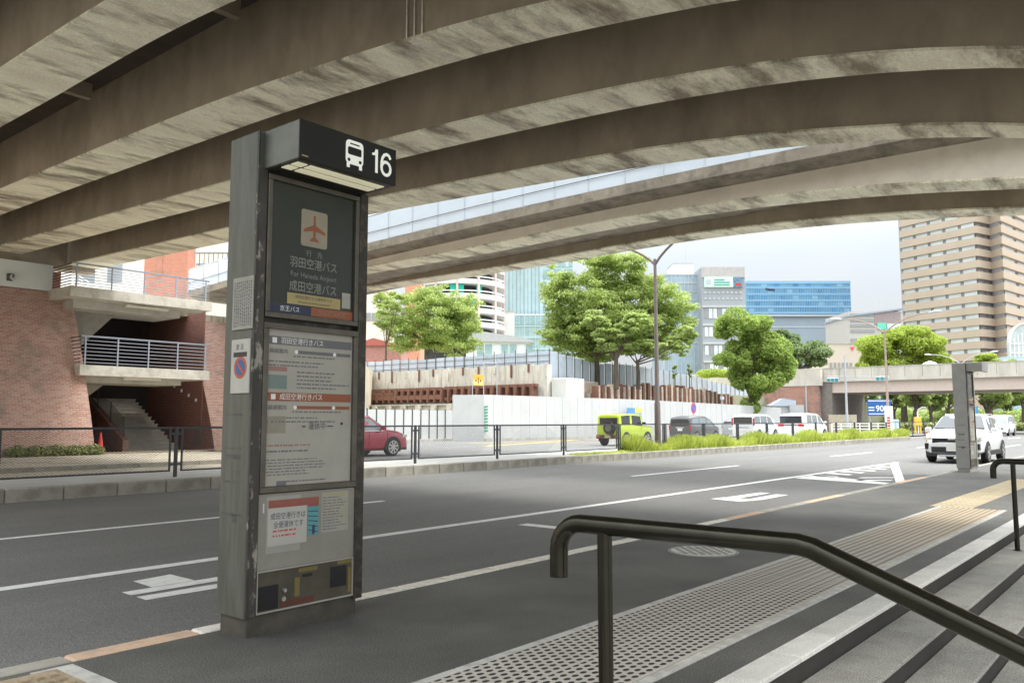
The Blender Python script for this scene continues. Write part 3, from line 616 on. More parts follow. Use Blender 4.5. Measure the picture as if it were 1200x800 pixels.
MB().box(.15, .545, Y - .002, Y - .0011, .775, .835).obj('poster_band', mat('poster_red', (.27, .085, .065), .5, var=.2), lp)
MB().box(.455, .545, Y - .002, Y - .0011, .585, .773).obj('poster_picture', M_teal, lp)
q = MB()
for k in range(5): q.quad((.46, Y - .0026, .62 + k * .03), (.54, Y - .0026, .60 + k * .034), (.54, Y - .0026, .606 + k * .034), (.46, Y - .0026, .625 + k * .03))
q.box(.495, .515, Y - .0027, Y - .0021, .59, .65)
q.obj('poster_lines', M_navy, lp)
MB().box(.145, .45, Y - .0035, Y - .0021, .545, .785).obj('poster_sheet', mat('poster_white', (.46, .45, .41), .5, var=.05), lp, 'white notice sheet taped over the poster')
text('成田空港行きは', .046, (.30, Y - .0042, .715), FACE_MY, M_navy, lp, 'lettering', 'CENTER', .85); text('全便運休です', .046, (.305, Y - .0042, .66), FACE_MY, M_navy, lp, 'lettering', 'CENTER', .85)
q = MB(); lines_block(q, .185, .41, .59, .65, 2, Y - .0036, seed=12); q.obj('fine_print', M_red, lp, kind='stuff')
MB().box(.57, .80, Y - .001, Y, .59, .86).obj('paper_notice', mat('paper_notice_yellowed', (.36, .345, .28), .6, var=.08), lp)
q = MB(); lines_block(q, .58, .79, .60, .83, 12, Y - .0011, seed=13); q.obj('fine_print', M_grprint, lp, kind='stuff')
MB().box(.60, .77, Y - .0018, Y - .0011, .84, .848).obj('underline', M_yel, lp); MB().box(.585, .68, Y - .0015, Y - .0011, .605, .68).obj('stamp', mat('stamp_grey', (.33, .33, .31), .6), lp)
MB().box(.105, .117, Y - .004, Y, .76, .82).obj('clip', M_alu, lp)
bp = MB().box(.078, .855, .010, .05, .14, .388).obj('base_panel', mat('base_panel_stained', (.075, .068, .045), .5, var=.3, scale=4, spot=.5, spotcol=(.06, .05, .04), spotscale=5), P)
Y = .0094
MB().box(.078, .854, .0, .0095, .388, .398).box(.078, .854, .0, .0095, .132, .142).box(.078, .086, .0, .0095, .142, .388).box(.846, .854, .0, .0095, .142, .388).obj('trim', mat('trim_white', (.36, .35, .31), .5), bp)
MB().box(.09, .245, Y - .001, Y, .15, .30).box(.66, .80, Y - .001, Y, .21, .35).each('black_hatch', M_black, bp)
MB().box(.37, .41, Y - .0012, Y, .20, .32).box(.40, .55, Y - .0012, Y, .35, .375).box(.72, .845, Y - .0012, Y, .36, .385).box(.815, .84, Y - .0012, Y, .16, .33).each('old_tape', mat('old_yellow_tape', (.20, .15, .045), .6, var=.2), bp)
MB().box(.26, .52, Y - .001, Y, .15, .185).obj('red_strip', mat('dull_red', (.12, .035, .025), .6), bp)
MB().box(.43, .51, Y - .0014, Y, .315, .335).obj('dark_tape', M_black, bp)
MB().disc((.285, Y, .255), .012, 'y', -.02, 10).disc((.285, Y, .20), .016, 'y', -.008, 10).obj('lock', M_alu, bp)
# plates on the narrow side of the pillar (plane X=3.02)
def side_plate(u0, u1, v0, v1, mm, nm, lab):
    a = onX(u1, v0, 3.005); c = onX(u1, v1, 3.005); y0 = a.y - 4.62; y1 = onX(u0, v0, 3.005).y - 4.62
    return MB().bbox(-.012, -.001, y0, y1, c.z, a.z, .003).obj(nm, mm, P, lab), y0, y1, c.z, a.z
pt, y0, y1, z0, z1 = side_plate(273, 296.5, 322, 384, mat('aged_paper_plate', (.33, .32, .27), .6, var=.12, scale=8), 'text_plate', 'pale plate of small vertical characters')
q = MB()
for k in range(9):
    yy = y0 + (y1 - y0) * (k + .6) / 10; rr = random.Random(k); zz = z1 - .03
    while zz > z0 + .03: h_ = rr.uniform(.006, .02); q.box(-.0135, -.0122, yy, yy + .011, zz - h_, zz); zz -= h_ + rr.uniform(.004, .009)
q.obj('fine_print', M_grprint, pt, kind='stuff')
pt, y0, y1, z0, z1 = side_plate(271, 292.5, 396, 460, mat('no_parking_plate', (.46, .45, .40), .5, var=.1, scale=6), 'no_parking_plate', 'white plate with red and blue no parking symbol')
cy, cz = (y0 + y1) / 2 - .005, z0 + (z1 - z0) * .47
q = MB(); q.tube([(-.0122, cy, cz), (-.0132, cy, cz)], .072, 24); q.obj('ring', mat('faded_red', (.50, .10, .05), .5), pt)
q = MB(); q.tube([(-.0132, cy, cz), (-.014, cy, cz)], .052, 24); q.obj('disc', mat('faded_blue', (.05, .12, .30), .5), pt)
q = MB(); s2 = .05 / 2 ** .5; q.add([(-.0146, cy + s2 + .006, cz + s2 - .006), (-.0146, cy + s2 - .006, cz + s2 + .006), (-.0146, cy - s2 - .006, cz - s2 + .006), (-.0146, cy - s2 + .006, cz - s2 - .006)], [(0, 1, 2, 3)]); q.obj('slash', MATS['faded_red'], pt)
q = MB().box(-.0135, -.0122, y0 + .03, y1 - .03, z1 - .115, z1 - .085); q.obj('black_bar', M_black, pt)
text('京 王', .04, (-.0136, cy + .01, z1 - .065), FACE_MX, M_navy, pt, 'lettering', 'CENTER')
q = MB()
for zz, a, c_, hh in ((1.38, .03, .25, .010), (1.165, .03, .25, .008), (1.10, .05, .22, .03), (1.02, .04, .22, .004), (.95, .05, .24, .012), (.74, .02, .26, .02), (.70, .08, .14, .05)):
    q.box(-.0015, -.0004, .06 + a * .9, .04 + c_, zz, zz + hh)
q.each('old_tape_mark', mat('tape_residue', (.10, .10, .09), .7, var=.4, scale=12), P)
q = MB()
rr = random.Random(3)

# second totem further along
t2 = dup_tree(tot, loc=(24.25, 4.55, 0), label='plain grey bus stop pillar further down the pavement in front of the white car'); t2.scale = (1, 1, .875)
M_pil2 = mat('daylit_pillar_steel', (.36, .36, .35), .6, var=.1, scale=3, metal=.1)  # paler copy of the pillar steel; brightness of open daylight put into its colour
for c_ in t2.children:
    if c_.name.startswith(('side_column', 'header_box', 'plinth')): c_.material_slots[0].link = 'OBJECT'; c_.material_slots[0].material = M_pil2
tot['group'] = t2['group'] = 'bus stop pillars on the pavement'
for nm in ('text_plate', 'no_parking_plate'):
    for ch in list(t2.children):
        if ch.name.startswith(nm):
            for g_ in list(ch.children): bpy.data.objects.remove(g_)
            bpy.data.objects.remove(ch)
for ch in list(t2.children):      # its boards are plain from here
    if ch.name.startswith('header_box'):
        for g_ in list(ch.children):
            if g_.name.startswith(('digit', 'number', 'bus_symbol', 'symbol_window')): bpy.data.objects.remove(g_)
            elif g_.name.startswith('header_face'): g_.material_slots[0].link = 'OBJECT'; g_.material_slots[0].material = M_pil2; g_['label'] = 'plain grey header face'
# ================================================================ HANDRAILS
def handrail(X, label, lowx=0, zt=.985, y_start=2.10, y_bend=.99):
    h_ = thing('handrail', label, 'handrail', (X, 1.67, 0), 0, 'bronze handrails on the steps')
    r = .034
    run = y_bend + 1.3; pts = [(0, y_start + .052 - 1.67, zt - .20)]
    for k in range(0, 7):
        a = R(90 * k / 6); pts.append((0, y_start + .052 - 1.67 - .10 + .10 * math.cos(a), zt - .10 + .10 * math.sin(a)))
    sl = .13 / .33
    pts.append((0, y_bend + .02 - 1.67, zt)); pts.append((0, y_bend - .02 - 1.67, zt - .008)); pts.append((0, -1.2 - 1.67, zt - sl * (y_bend + 1.2)))
    MB().tube(pts, r, 20).obj('rail', M_railb, h_, smooth=True, sharp=60)
    for yy, zb in ((1.60 + .05, -.13), (-.15, -.78)):
        zr = zt if yy > y_bend else zt - sl * (y_bend - yy)
        MB().tube([(0, yy - 1.67, zb), (0, yy - 1.67, zr - .02)], .027, 16).obj('post', M_railb, h_, smooth=True, sharp=60)
        MB().cyl((0, yy - 1.67, zb), .05, .008, 16).obj('base_ring', M_railb, h_)
    return h_
handrail(2.53, 'thick dark bronze tube handrail in the foreground sloping down the steps', zt=.975, y_start=1.80, y_bend=.93)
handrail(11.1, 'smaller dark handrail at the right edge further along the steps', zt=.875, y_start=1.80, y_bend=.93)
# ================================================================ FENCE ON THE MEDIAN
M_fence = mat('dark_fence_steel', (.07, .075, .085), .5, var=.15, metal=.3)
M_mesh = mat('fence_mesh_wire', (.10, .10, .10), .6, var=.1)
fence = thing('road_fence', 'low dark metal fence with mesh panels along the far median', 'fence', (30, 17.1, .13))
FX0, FS = 9.35 - 3.58 * 3, 3.58
def mesh_infill(x0, x1, z0, z1):
    m = MB(); p = .085; t_ = .003; n = int((x1 - x0 + z1 - z0) / p)
    for s_ in (1, -1):
        for i in range(n):
            a = x0 + i * p * 1.0
            # slanted wires, slope .55
            pa = (a - (z1 - z0) / .55 if s_ > 0 else a, z0); pb = (a, z1) if s_ > 0 else (a - (z1 - z0) / .55, z1)
            q0, q1 = (pa, pb)
            def clip(q, r_):
                (xa, za), (xb, zb) = q, r_
                if xa < x0: za += (x0 - xa) * (zb - za) / (xb - xa); xa = x0
                if xa > x1: za += (x1 - xa) * (zb - za) / (xb - xa); xa = x1
                return xa, za
            q0, q1 = clip(pa, pb), clip(pb, pa)
            if abs(q0[0] - q1[0]) < 1e-3: continue
            m.quad((q0[0], 0, q0[1] - t_), (q1[0], 0, q1[1] - t_), (q1[0], 0, q1[1] + t_), (q0[0], 0, q0[1] + t_))
    return m
post = rail_t = None
for i in range(23):
    X0 = FX0 + i * FS - 30
    if post is None:
        post = MB().bbox(-.035, .035, -.03, .03, -.0, 1.08, .008).obj('post', M_fence, fence); post.location = (X0, 0, 0)
        fr = MB().box(.12, FS - .12, -.018, .018, 1.03, 1.075).box(.12, FS - .12, -.016, .016, .12, .155).box(.12, .155, -.0165, .0165, .155, 1.03).box(FS - .155, FS - .12, -.0165, .0165, .155, 1.03)
        for zz in (.25, .9): fr.box(.035, .12, -.02, .02, zz, zz + .05).box(FS - .12, FS - .035, -.02, .02, zz, zz + .05)
        fr.box(.0, .12, -.012, .012, 1.035, 1.07).box(FS - .12, FS, -.012, .012, 1.035, 1.07)
        fr = fr.obj('panel_frame', M_fence, fence); fr.location = (X0, 0, 0)
        ms_ = mesh_infill(.155, FS - .155, .155, 1.03).obj('mesh_infill', M_mesh, fr, kind='stuff')
    else:
        dup(post, fence, loc=(X0, 0, 0)); f2 = dup(fr, fence, loc=(X0, 0, 0)); 
        if i < 12: dup(ms_, f2)
# ================================================================ BRICK EMBANKMENT WITH STAIR OPENING
def batter(x0, x1, yb, kk, zt, name, label, extra=None):
    o = thing(name, label, 'wall', (x0, yb, 0)); m = MB(); n = 8; 
    prof = [(yb + kk * (z ** 1.15) * .82, z) for z in [zt * i / n for i in range(n + 1)]]
    for (ya, za), (yb_, zb) in zip(prof, prof[1:]):
        m.quad((x0, ya, za), (x1, ya, za), (x1, yb_, zb), (x0, yb_, zb))
    f = m.obj('brick_face', M_brick, o, world=True)
    m = MB(); 
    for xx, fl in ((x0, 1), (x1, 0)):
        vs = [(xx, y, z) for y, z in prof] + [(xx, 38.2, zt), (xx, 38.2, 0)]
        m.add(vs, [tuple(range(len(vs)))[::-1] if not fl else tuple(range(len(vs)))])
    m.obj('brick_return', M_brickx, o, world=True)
    MB().box(x0, x1, prof[-1][0] + .01, 38.2, zt - .3, zt).obj('wall_top', M_conc, o, world=True)
    return o, prof
lw, lprof = batter(-14, 13.6, 30.4, .40, 6.15, 'brick_wall', 'large red brick battered wall left of the stair opening under the bridge')
rw, rprof = batter(19.3, 26.6, 32.1, .40, 6.15, 'brick_wall', 'narrow red brick battered wall just left of the bus stop pillar')
M_bandw = mat('white_band_paint', (.72, .74, .72), .7, var=.06, scale=.6)
bd = thing('abutment_band', 'white painted wall band on top of the left brick wall', 'wall', (0, 33.2, 6.1))
MB().box(-14, 12.85, 32.95, 34.4, 6.17, 7.15).obj('band', M_bandw, bd, world=True)
MB().box(12.86, 13.2, 33.1, 34.2, 6.17, 6.95).obj('brick_end', M_brickt, bd, world=True)
wl = thing('wall_lamp', 'small round wall lamp on the white band at the left edge', 'wall lamp', tuple(onY(14, 325, 32.9)))
MB().box(-.16, .02, -.02, .04, -.13, .13).obj('backplate', M_steelg, wl)
MB().disc((.0, -.03, 0), .11, 'y', -.10, 16).obj('lamp_glass', M_alu, wl)
MB().cyl((-.0, -.1, -.03), .05, .14, 10).obj('bracket', M_steelg, wl)
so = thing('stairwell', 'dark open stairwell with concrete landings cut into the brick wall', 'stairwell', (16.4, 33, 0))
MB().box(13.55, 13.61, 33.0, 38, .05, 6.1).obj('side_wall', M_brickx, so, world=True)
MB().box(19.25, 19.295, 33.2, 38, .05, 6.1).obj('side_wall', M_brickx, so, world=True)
MB().box(13.6, 19.3, 38, 38.2, .05, 6.1).obj('back_wall', mat('stairwell_shade_wall', (.03, .024, .022), .9, var=.3, scale=1), so, world=True)  # wall near black, its colour carrying the shade of the recess
M_land = mat('landing_concrete', (.60, .57, .50), .9, var=.1, scale=1.5, spot=.45, spotcol=(.28, .26, .22), spotscale=2)
lo = MB().box(13.25, 18.4, 31.2, 35.2, 2.98, 3.36).obj('landing', M_land, so, 'pale concrete middle landing slab', world=True)
MB().box(13.6, 17.5, 31.8, 34.0, 2.75, 2.978).obj('landing_beam', M_conc, so, world=True)
hi = MB().box(12.75, 18.35, 31.1, 34.6, 5.82, 6.2).obj('landing', M_mould.copy() if False else M_land, so, 'stained concrete top landing slab', world=True)
MB().box(13.2, 17.4, 31.9, 34.0, 5.5, 5.818).obj('landing_beam', M_conc, so, world=True)
for (x0, x1, z) in ((15.0, 16.5, 2.88), (15.0, 16.7, 5.68)):
    MB().box(x0, x1, 31.5, 31.7, z, z + .095).obj('light_fitting', mat('fitting_cream', (.75, .70, .6), .5, var=.03), so, world=True)
for z0, z1, xw in ((3.9, 5.8, 15.5), (1.75, 2.97, 15.2)):
    MB().prism([(13.61, z1), (13.61, z0), (13.7, z0), (xw, z1)], 'y', 32.9, 38).obj('stair_flight_underside', mat('shaded_flight_grey', (.30, .28, .24), .9, var=.15), so, world=True)  # flight concrete darkened in colour for the shade inside the stairwell
st = MB()
for k in range(14):
    y0 = 33.4 + k * .3; st.box(16.05, 18.35, y0, 38, .06 + k * .16, .06 + (k + 1) * .16)
st.obj('stair_flight', mat('shaded_flight_grey', (.30, .28, .24), .9, var=.15), so, 'lower flight of concrete steps', world=True)
st = MB()
for k in range(14): y0 = 33.39 + k * .3; st.box(16.04, 18.37, y0 - .012, y0 + .06, .06 + (k + 1) * .16 - .03, .06 + (k + 1) * .16 + .004)
st.obj('step_nosings', M_kerb, so, world=True)
MB().prism([(33.0, .06), (33.0, .55), (37.8, 3.0), (37.8, .06)], 'x', 15.8, 16.05).obj('stringer_wall', M_brickx, so, world=True)
m = MB()
for k in range(8): m.tube([(15.92, 33.2, .62 + k * .11), (15.92, 37.0, 2.56 + k * .11)], .014, 5)
for k in range(4): m.tube([(15.92, 33.2 + k * 1.2, .5 + k * .61), (15.92, 33.2 + k * 1.2, 1.5 + k * .61)], .025, 6)
m.obj('stair_rail', M_fence, so, world=True)
m = MB()
for k in range(5): m.box(19.235, 19.249, 33.6 + k * .62, 33.74 + k * .62, 2.15 + k * .22, 2.29 + k * .22)
m.obj('tile_light', M_whprint, so, world=True)
M_rail2 = mat('pale_rail_steel', (.38, .41, .48), .45, var=.08, metal=.3)
def landing_rail(label, x0, x1, y, z0, z1, sides, m_=M_rail2, posts=5):
    o = thing('landing_railing', label, 'railing', (x0, y, z0), 0, 'railings on the stairwell landings'); m = None
    q = []
    for k in range(8):
        z = .10 + (z1 - z0 - .1) * k / 7
        MB().box(0, x1 - x0, -.014, .014, z - .011, z + .011).obj('bar', m_, o)
        if k == 7: MB().box(-.02, x1 - x0 + .02, -.03, .03, z + .016, z + .05).obj('top_rail', m_, o)
    for k in range(posts): xx = (x1 - x0) * (k + .12) / (posts - .76); MB().box(xx - .026, xx + .026, -.045, -.0145, 0, z1 - z0).obj('post', m_, o)
    m = MB()
    for k in range(8):
        z = .10 + (z1 - z0 - .1) * k / 7
        for xs_ in sides: m.box(xs_ - .014 + (0 if xs_ <= 0 else x1 - x0), xs_ + .014 + (0 if xs_ <= 0 else x1 - x0), .015, 2.2, z - .016, z + .016)
    m.obj('side_bars', M_fence, o)
    return o
landing_rail('pale railing on the middle landing of the stairwell', 13.3, 18.35, 31.3, 3.36, 4.40, (0, ))
landing_rail('pale railing on the top landing above the stairwell', 12.85, 18.3, 31.3, 6.2, 7.05, (0, ))
# upper stairs with rails behind the top landing
us = thing('upper_stair_railing', 'white zigzag railing of the steps behind the top landing', 'railing', (14.5, 35, 6.2))
m = MB()
for k in range(7): m.tube([(13.6, 36, 7.1 + k * .13 - .9 + 1.2), (16.4, 36, 6.2 + k * .13 - .3)], .02, 5)
for k in range(6): x_ = 13.7 + k * .5; m.tube([(x_, 36, 7.2 - k * .2), (x_, 36, 8.2 - k * .32)], .02, 5)
m.obj('rails', M_bandw, us, world=True)
MB().slab([(-40, 34.4), (13.5, 34.4), (13.5, 38.25), (19.35, 38.25), (19.35, 34.6), (26.6, 34.6), (54, 62), (54, 200), (-40, 200)], -.2, 6.12).slab([(13.5, 34.61), (19.34, 34.61), (19.34, 38.24), (13.51, 38.24)], 5.98, 6.12).obj('upper_plaza', M_plaza, kind='structure')
# shrubs and cone
def leaves(mb_n, centers, radii, size, rng, flat=.0, shell=.55):
    """many small leaf quads in ellipsoids; returns arrays"""
    cs = np.asarray(centers, float); rs = np.asarray(radii, float); vol = rs.prod(1) ** (2 / 3); p = vol / vol.sum()
    idx = rng.choice(len(cs), mb_n, p=p)
    d = rng.normal(size=(mb_n, 3)); d /= np.linalg.norm(d, axis=1, keepdims=True)
    rad = shell + (1 - shell) * rng.random((mb_n, 1)) ** .6; rad *= 1 + rng.normal(size=(mb_n, 1)) * .06
    c = cs[idx] + d * rs[idx] * rad
    nrm = d * .6 + rng.normal(size=(mb_n, 3)) * .55 + np.array([0, 0, .35 + flat]); nrm /= np.linalg.norm(nrm, axis=1, keepdims=True)
    a = np.cross(nrm, rng.normal(size=(mb_n, 3))); a /= np.linalg.norm(a, axis=1, keepdims=True); b_ = np.cross(nrm, a)
    s_ = size * (.6 + .8 * rng.random((mb_n, 1)))
    V = np.stack([c - a * s_, c - b_ * s_ * .55, c + a * s_, c + b_ * s_ * .55], 1).reshape(-1, 3)
    return V
def quads_obj(name, V, m, parent=None, **kw):
    n = len(V) // 4; me = bpy.data.meshes.new(name)
    me.vertices.add(len(V)); me.vertices.foreach_set('co', V.astype(np.float32).ravel())
    me.loops.add(len(V)); me.loops.foreach_set('vertex_index', np.arange(len(V), dtype=np.int32))
    me.polygons.add(n); me.polygons.foreach_set('loop_start', np.arange(0, 4 * n, 4, dtype=np.int32)); me.polygons.foreach_set('loop_total', np.full(n, 4, dtype=np.int32))
    me.update(calc_edges=True); me.validate(); me.materials.append(m)
    o = bpy.data.objects.new(name, me); COL.objects.link(o); o.parent = parent
    return uniq(o, **kw)
for i in range(5):
    X0 = 11.0 + i * .62
    s_ = thing('low_shrub', ['low leafy shrub at the foot of the brick wall, farthest from the cone', 'second low shrub from the left along the brick wall foot', 'middle low shrub of the row along the brick wall foot', 'fourth low shrub from the left along the brick wall foot', 'low leafy shrub at the wall foot beside the red cone'][i], 'shrub', (X0, 30.3, .12), 0, 'row of shrubs along the brick wall')
    quads_obj('foliage', leaves(700, [(0, 0, .2), (.2, .05, .15), (-.2, 0, .17)], [(.3, .25, .2), (.22, .2, .17), (.22, .2, .17)], .045, RNG), M_shrub, s_)
    MB().tube([(0, 0, 0), (0, 0, .2)], .03, 6).obj('stem', M_bark, s_)
def cone(loc, label, m_, h_=.7):
    o = thing('traffic_cone', label, 'traffic cone', loc)
    MB().bbox(-.19, .19, -.19, .19, 0, .035, .02).obj('base', m_, o)
    MB().tube([(0, 0, .03), (0, 0, h_)], [.14, .025], 16).obj('cone_body', m_, o, smooth=True)
    return o
cone(tuple(onZ(117, 532, .06)), 'bright red traffic cone standing at the left side of the stair opening', mat('cone_red', (.75, .06, .06), .5, var=.03), .82)
# ---------------- buildings behind the left wall
bt = thing('brick_tower', 'orange red brick tower rising behind the top landing', 'tower', tuple(far(195, 350, 60)))
a, c = far(166, 352, 60), far(223, 352, 60)
def facing_box(name, label, cat, u0, u1, v0, v1, D, depth, m_, part='wall', yaw=0.0, parent=None):
    """box whose front spans the sight lines u0..u1 at distance D, its front turned by yaw"""
    a = far(u0, v1, D); b_ = far(u1, v1, D); wd = (b_ - a).length; z0 = a.z; z1 = far((u0 + u1) / 2, v0, D).z
    ang = math.atan2((b_ - a).y, (b_ - a).x)
    o = thing(name, label, cat, (a.x, a.y, z0), ang)
    MB().box(0, wd, 0, depth, -8 if z0 > 3 else -1, z1 - z0).obj(part, m_, o)
    return o, wd, z1 - z0
def fb(*a_, **k_): return facing_box(*a_, **k_)
bpy.data.objects.remove(bt)
o, w_, h_ = fb('brick_tower', 'orange red brick tower rising behind the top landing', 'tower', 167, 218, 255, 356, 60, 1.5, M_brickt)
MB().box(w_ * .3, w_ * .42, -.05, 0, 2, h_).obj('pilaster', M_brickt, o)
MB().box(-.1, w_ + .1, -.1, 1.6, h_ , h_ + .25).obj('coping', M_conc, o)
o, w_, h_ = fb('white_building', 'white rendered building behind the top landing railing', 'building', 60, 166, 262, 360, 66, 8, M_bandw)
MB().box(2, 3.4, -.03, 0, 2, 4).box(4.4, 5.6, -.03, 0, 2, 4).obj('window', glassmat('dim_glass', (.3, .34, .38)), o)
MB().box(-.1, w_ + .1, -.12, 8.1, h_, h_ + .3).obj('coping', M_conc, o)
o, w_, h_ = fb('pale_upper_building', 'pale building with thin balcony rails above the parapet left of the pillar', 'building', 226, 300, 286, 345, 75, 8, mat('cream_wall', (.74, .70, .63), .8, var=.05))
for k in range(3): MB().box(.2 + k * 1.9, 1.7 + k * 1.9, -.04, 0, h_ - 3.2, h_ - 1.8).obj('window', MATS['dim_glass'], o)
m = MB()
for k in range(14): m.box(k * .42, k * .42 + .05, -1.0, -.95, h_ - 2.2, h_ - 1.1)
m.box(0, w_, -1.0, -.95, h_ - 1.1, h_ - 1.0).obj('balcony_rail', M_frame, o); MB().box(0, w_, -1.05, 0, h_ - 2.5, h_ - 2.2).obj('balcony_slab', M_conc, o)
# ================================================================ CONSTRUCTION SITE
# white panelled wall with dark joints (left), white hoarding (right)
sw = thing('panel_fence', 'white panel site fence with dark vertical posts behind the red car', 'fence', (36, 39, 0))
for i in range(16):
    x0 = 29.0 + i * .76
    MB().box(x0 + .03, x0 + .73, 39.0, 39.05, 0.12, 2.0).obj('panel', M_hoard, sw, world=True)
    MB().box(x0 - .022, x0 + .022, 38.95, 39.06, .0, 2.06).obj('post', M_frame, sw, world=True)
MB().box(28.5, 41.2, 38.6, 39.1, -.02, .12).obj('base_kerb', M_conc, sw, world=True)
ho = thing('white_hoarding', 'long plain white construction hoarding behind the parked cars', 'hoarding', (41, 36, 0))
ptsH = [(39.7, 37.6), (41.05, 36.1), (60, 35.7), (80, 34.0), (84.5, 33.2)]
ztop = [3.0, 3.02, 3.05, 2.75, 2.6]
for (xa, ya), (xb, yb), za, zb in zip(ptsH, ptsH[1:], ztop, ztop[1:]):
    Ls = math.hypot(xb - xa, yb - ya); n_ = max(1, round(Ls / .95))
    for i in range(n_):
        t0, t1 = i / n_ + .0006, (i + 1) / n_ - .0006
        p0 = (xa + (xb - xa) * t0, ya + (yb - ya) * t0); p1 = (xa + (xb - xa) * t1, ya + (yb - ya) * t1); zt_ = za + (zb - za) * t0
        off = .004 * (i % 2)
        MB().slab([(p0[0], p0[1] - off), (p1[0], p1[1] - off), (p1[0], p1[1] + .06), (p0[0], p0[1] + .06)], -.02, zt_).obj('panel', M_hoard, ho, world=True)
MB().slab([(41.0, 36.0), (84.5, 33.0), (84.5, 32.85), (41.0, 35.85)], -.02, .14).obj('base_kerb', M_conc, ho, world=True)
q = MB()
for k in range(9): z_ = .55 + k * .2; q.add([(41.0, 36.02, z_), (41.35, 36.0, z_ + .05), (41.35, 36.0, z_ + .15), (41.0, 36.02, z_ + .10)], [(0, 1, 2, 3)])
q.obj('green_corner_stripes', mat('corner_green', (.02, .30, .17), .5), ho, 'green slanted warning stripes on the hoarding corner', world=True)
# retaining wall running back to the left at X=54
rt = thing('retaining_wall', 'weathered cream site retaining wall above the white panel fence', 'retaining wall', (54, 50, 3))
yy = 40.6; k = 0
while yy < 70:
    MB().box(54.0, 54.3, yy + .02, yy + 1.48, 3.0, 5.95 - (.0 if k % 5 else .1)).obj('wall_panel', M_wall, rt, world=True); yy += 1.5; k += 1
MB().box(54.3, 54.6, 40.62, 70, -.1, 5.9).obj('wall_core', M_wall, rt, world=True)
yy = 40.6; k = 0
while yy < 70:
    MB().box(53.9, 54.0, yy, yy + .16, 4.9 + (k % 2) * .4, 6.0).obj('steel_bracket', M_rust if k % 3 else M_wall, rt, world=True); yy += 1.85; k += 1
bm = thing('rusty_steel_beams', 'rusty brown steel waler beams bolted along the site wall', 'steel beams', (53.3, 52, 3))
MB().box(53.2, 53.6, 41.2, 51.5, 4.05, 4.3).obj('beam', M_rust, bm, world=True); MB().box(53.2, 53.6, 41.2, 51.5, 3.1, 3.35).obj('beam', M_rust, bm, world=True)
MB().box(53.2, 53.6, 52.0, 61.5, 4.0, 4.28).obj('beam', M_rust, bm, world=True); MB().box(53.0, 53.5, 51.8, 70, 3.2, 3.6).obj('beam', M_rust, bm, world=True); MB().box(53.0, 53.5, 58, 70, 3.62, 3.95).obj('beam', M_rust, bm, world=True)
rr = random.Random(5)
for k in range(34):
    y_ = 41.4 + k * .85
    MB().box(52.95, 53.75, y_, y_ + rr.uniform(.14, .26), 2.9 + (y_ > 51) * .05, 4.28 - (y_ > 51.5) * .1 - (y_ > 60) * .5).obj('beam_post', M_rust, bm, world=True)
lg = thing('concrete_ledge', 'stepped concrete ledge under the rusty beams', 'ledge', (52, 55, 2))
MB().box(51.6, 53.9, 44, 70, 1.5, 2.62).obj('ledge', M_wall, lg, world=True); MB().box(51.4, 53.0, 44, 70, 2.62, 2.75).obj('ledge_top', M_conc, lg, world=True)
for k in range(13): MB().box(51.2, 51.55, 45 + k * 1.9, 45.5 + k * 1.9, 1.95, 2.6).obj('ledge_bracket', M_wall, lg, world=True)
# upper blue-grey fence: along X=54.8 then along Y=41
uf = thing('blue_site_fence', 'pale blue grey corrugated fence on top of the site wall', 'fence', (55, 42, 5))
def fence_panel(p0, p1, z0, z1):
    (xa, ya), (xb, yb) = p0, p1
    d = Vector((xb - xa, yb - ya, 0)); L_ = d.length; d.normalize(); nrm = Vector((-d.y, d.x, 0)); m = MB(); n = 6; vs = []
    for i in range(2 * n + 1):
        pt_ = Vector((xa, ya, 0)) + d * (L_ * i / (2 * n)) + nrm * (.03 if (i // 1) % 2 else 0); vs += [(pt_.x, pt_.y, z0), (pt_.x, pt_.y, z1)]
    m.add(vs, [(2 * i, 2 * i + 2, 2 * i + 3, 2 * i + 1) for i in range(2 * n)]); return m
yy = 41.0
while yy < 73:
    zt_ = 7.05 if yy < 58 else 7.15
    fence_panel((54.9, yy + 1.16), (54.9, yy + .02), 5.75, zt_ + .04 * math.sin(yy)).obj('fence_panel', M_hoardb, uf, world=True); yy += 1.2
zz_ = [(55, 7.05), (58, 6.75), (61, 6.4), (67, 6.55), (74, 6.3), (80, 6.0), (86, 5.45), (92, 5.1), (100, 4.7)]
x_ = 55.0
while x_ < 96:
    z_ = float(np.interp(x_, [a for a, _ in zz_], [b for _, b in zz_]))
    fence_panel((x_ + .02, 41.2), (x_ + 1.16, 41.2), 3.0, z_ + .03 * math.sin(x_ * 3)).obj('fence_panel', M_hoardb, uf, world=True); x_ += 1.2
q = MB()
yy = 41
while yy < 73: q.box(54.8, 54.84, yy, yy + .05, 5.7, 7.3); yy += 1.2
for zz in (6.2, 6.7): q.box(54.82, 54.86, 41, 73, zz, zz + .04)
x_ = 55
while x_ < 96: q.box(x_, x_ + .05, 41.1, 41.14, 3, float(np.interp(x_, [a for a, _ in zz_], [b for _, b in zz_])) + .15); x_ += 1.2
q.each('scaffold_tube', M_frame, uf, world=True)
cb_ = thing('concrete_block_wall', 'plain light concrete block at the corner behind the white hoarding', 'concrete block', (56, 39.5, 0))
MB().bbox(54.4, 57.0, 39.0, 40.5, 0, 4.75, .05).obj('block', mat('block_concrete', (.66, .66, .62), .9, var=.08, scale=1), cb_, world=True)
MB().bbox(57.02, 60.0, 39.6, 40.5, 0, 4.6, .05).obj('block', MATS['pile_concrete'], cb_, world=True)
sp_ = thing('pile_row', 'row of stubby rusty sheet piles and concrete stubs above the white hoarding', 'sheet piles', (66, 38.4, 0))
rr = random.Random(9); x_ = 57.6; k = 0
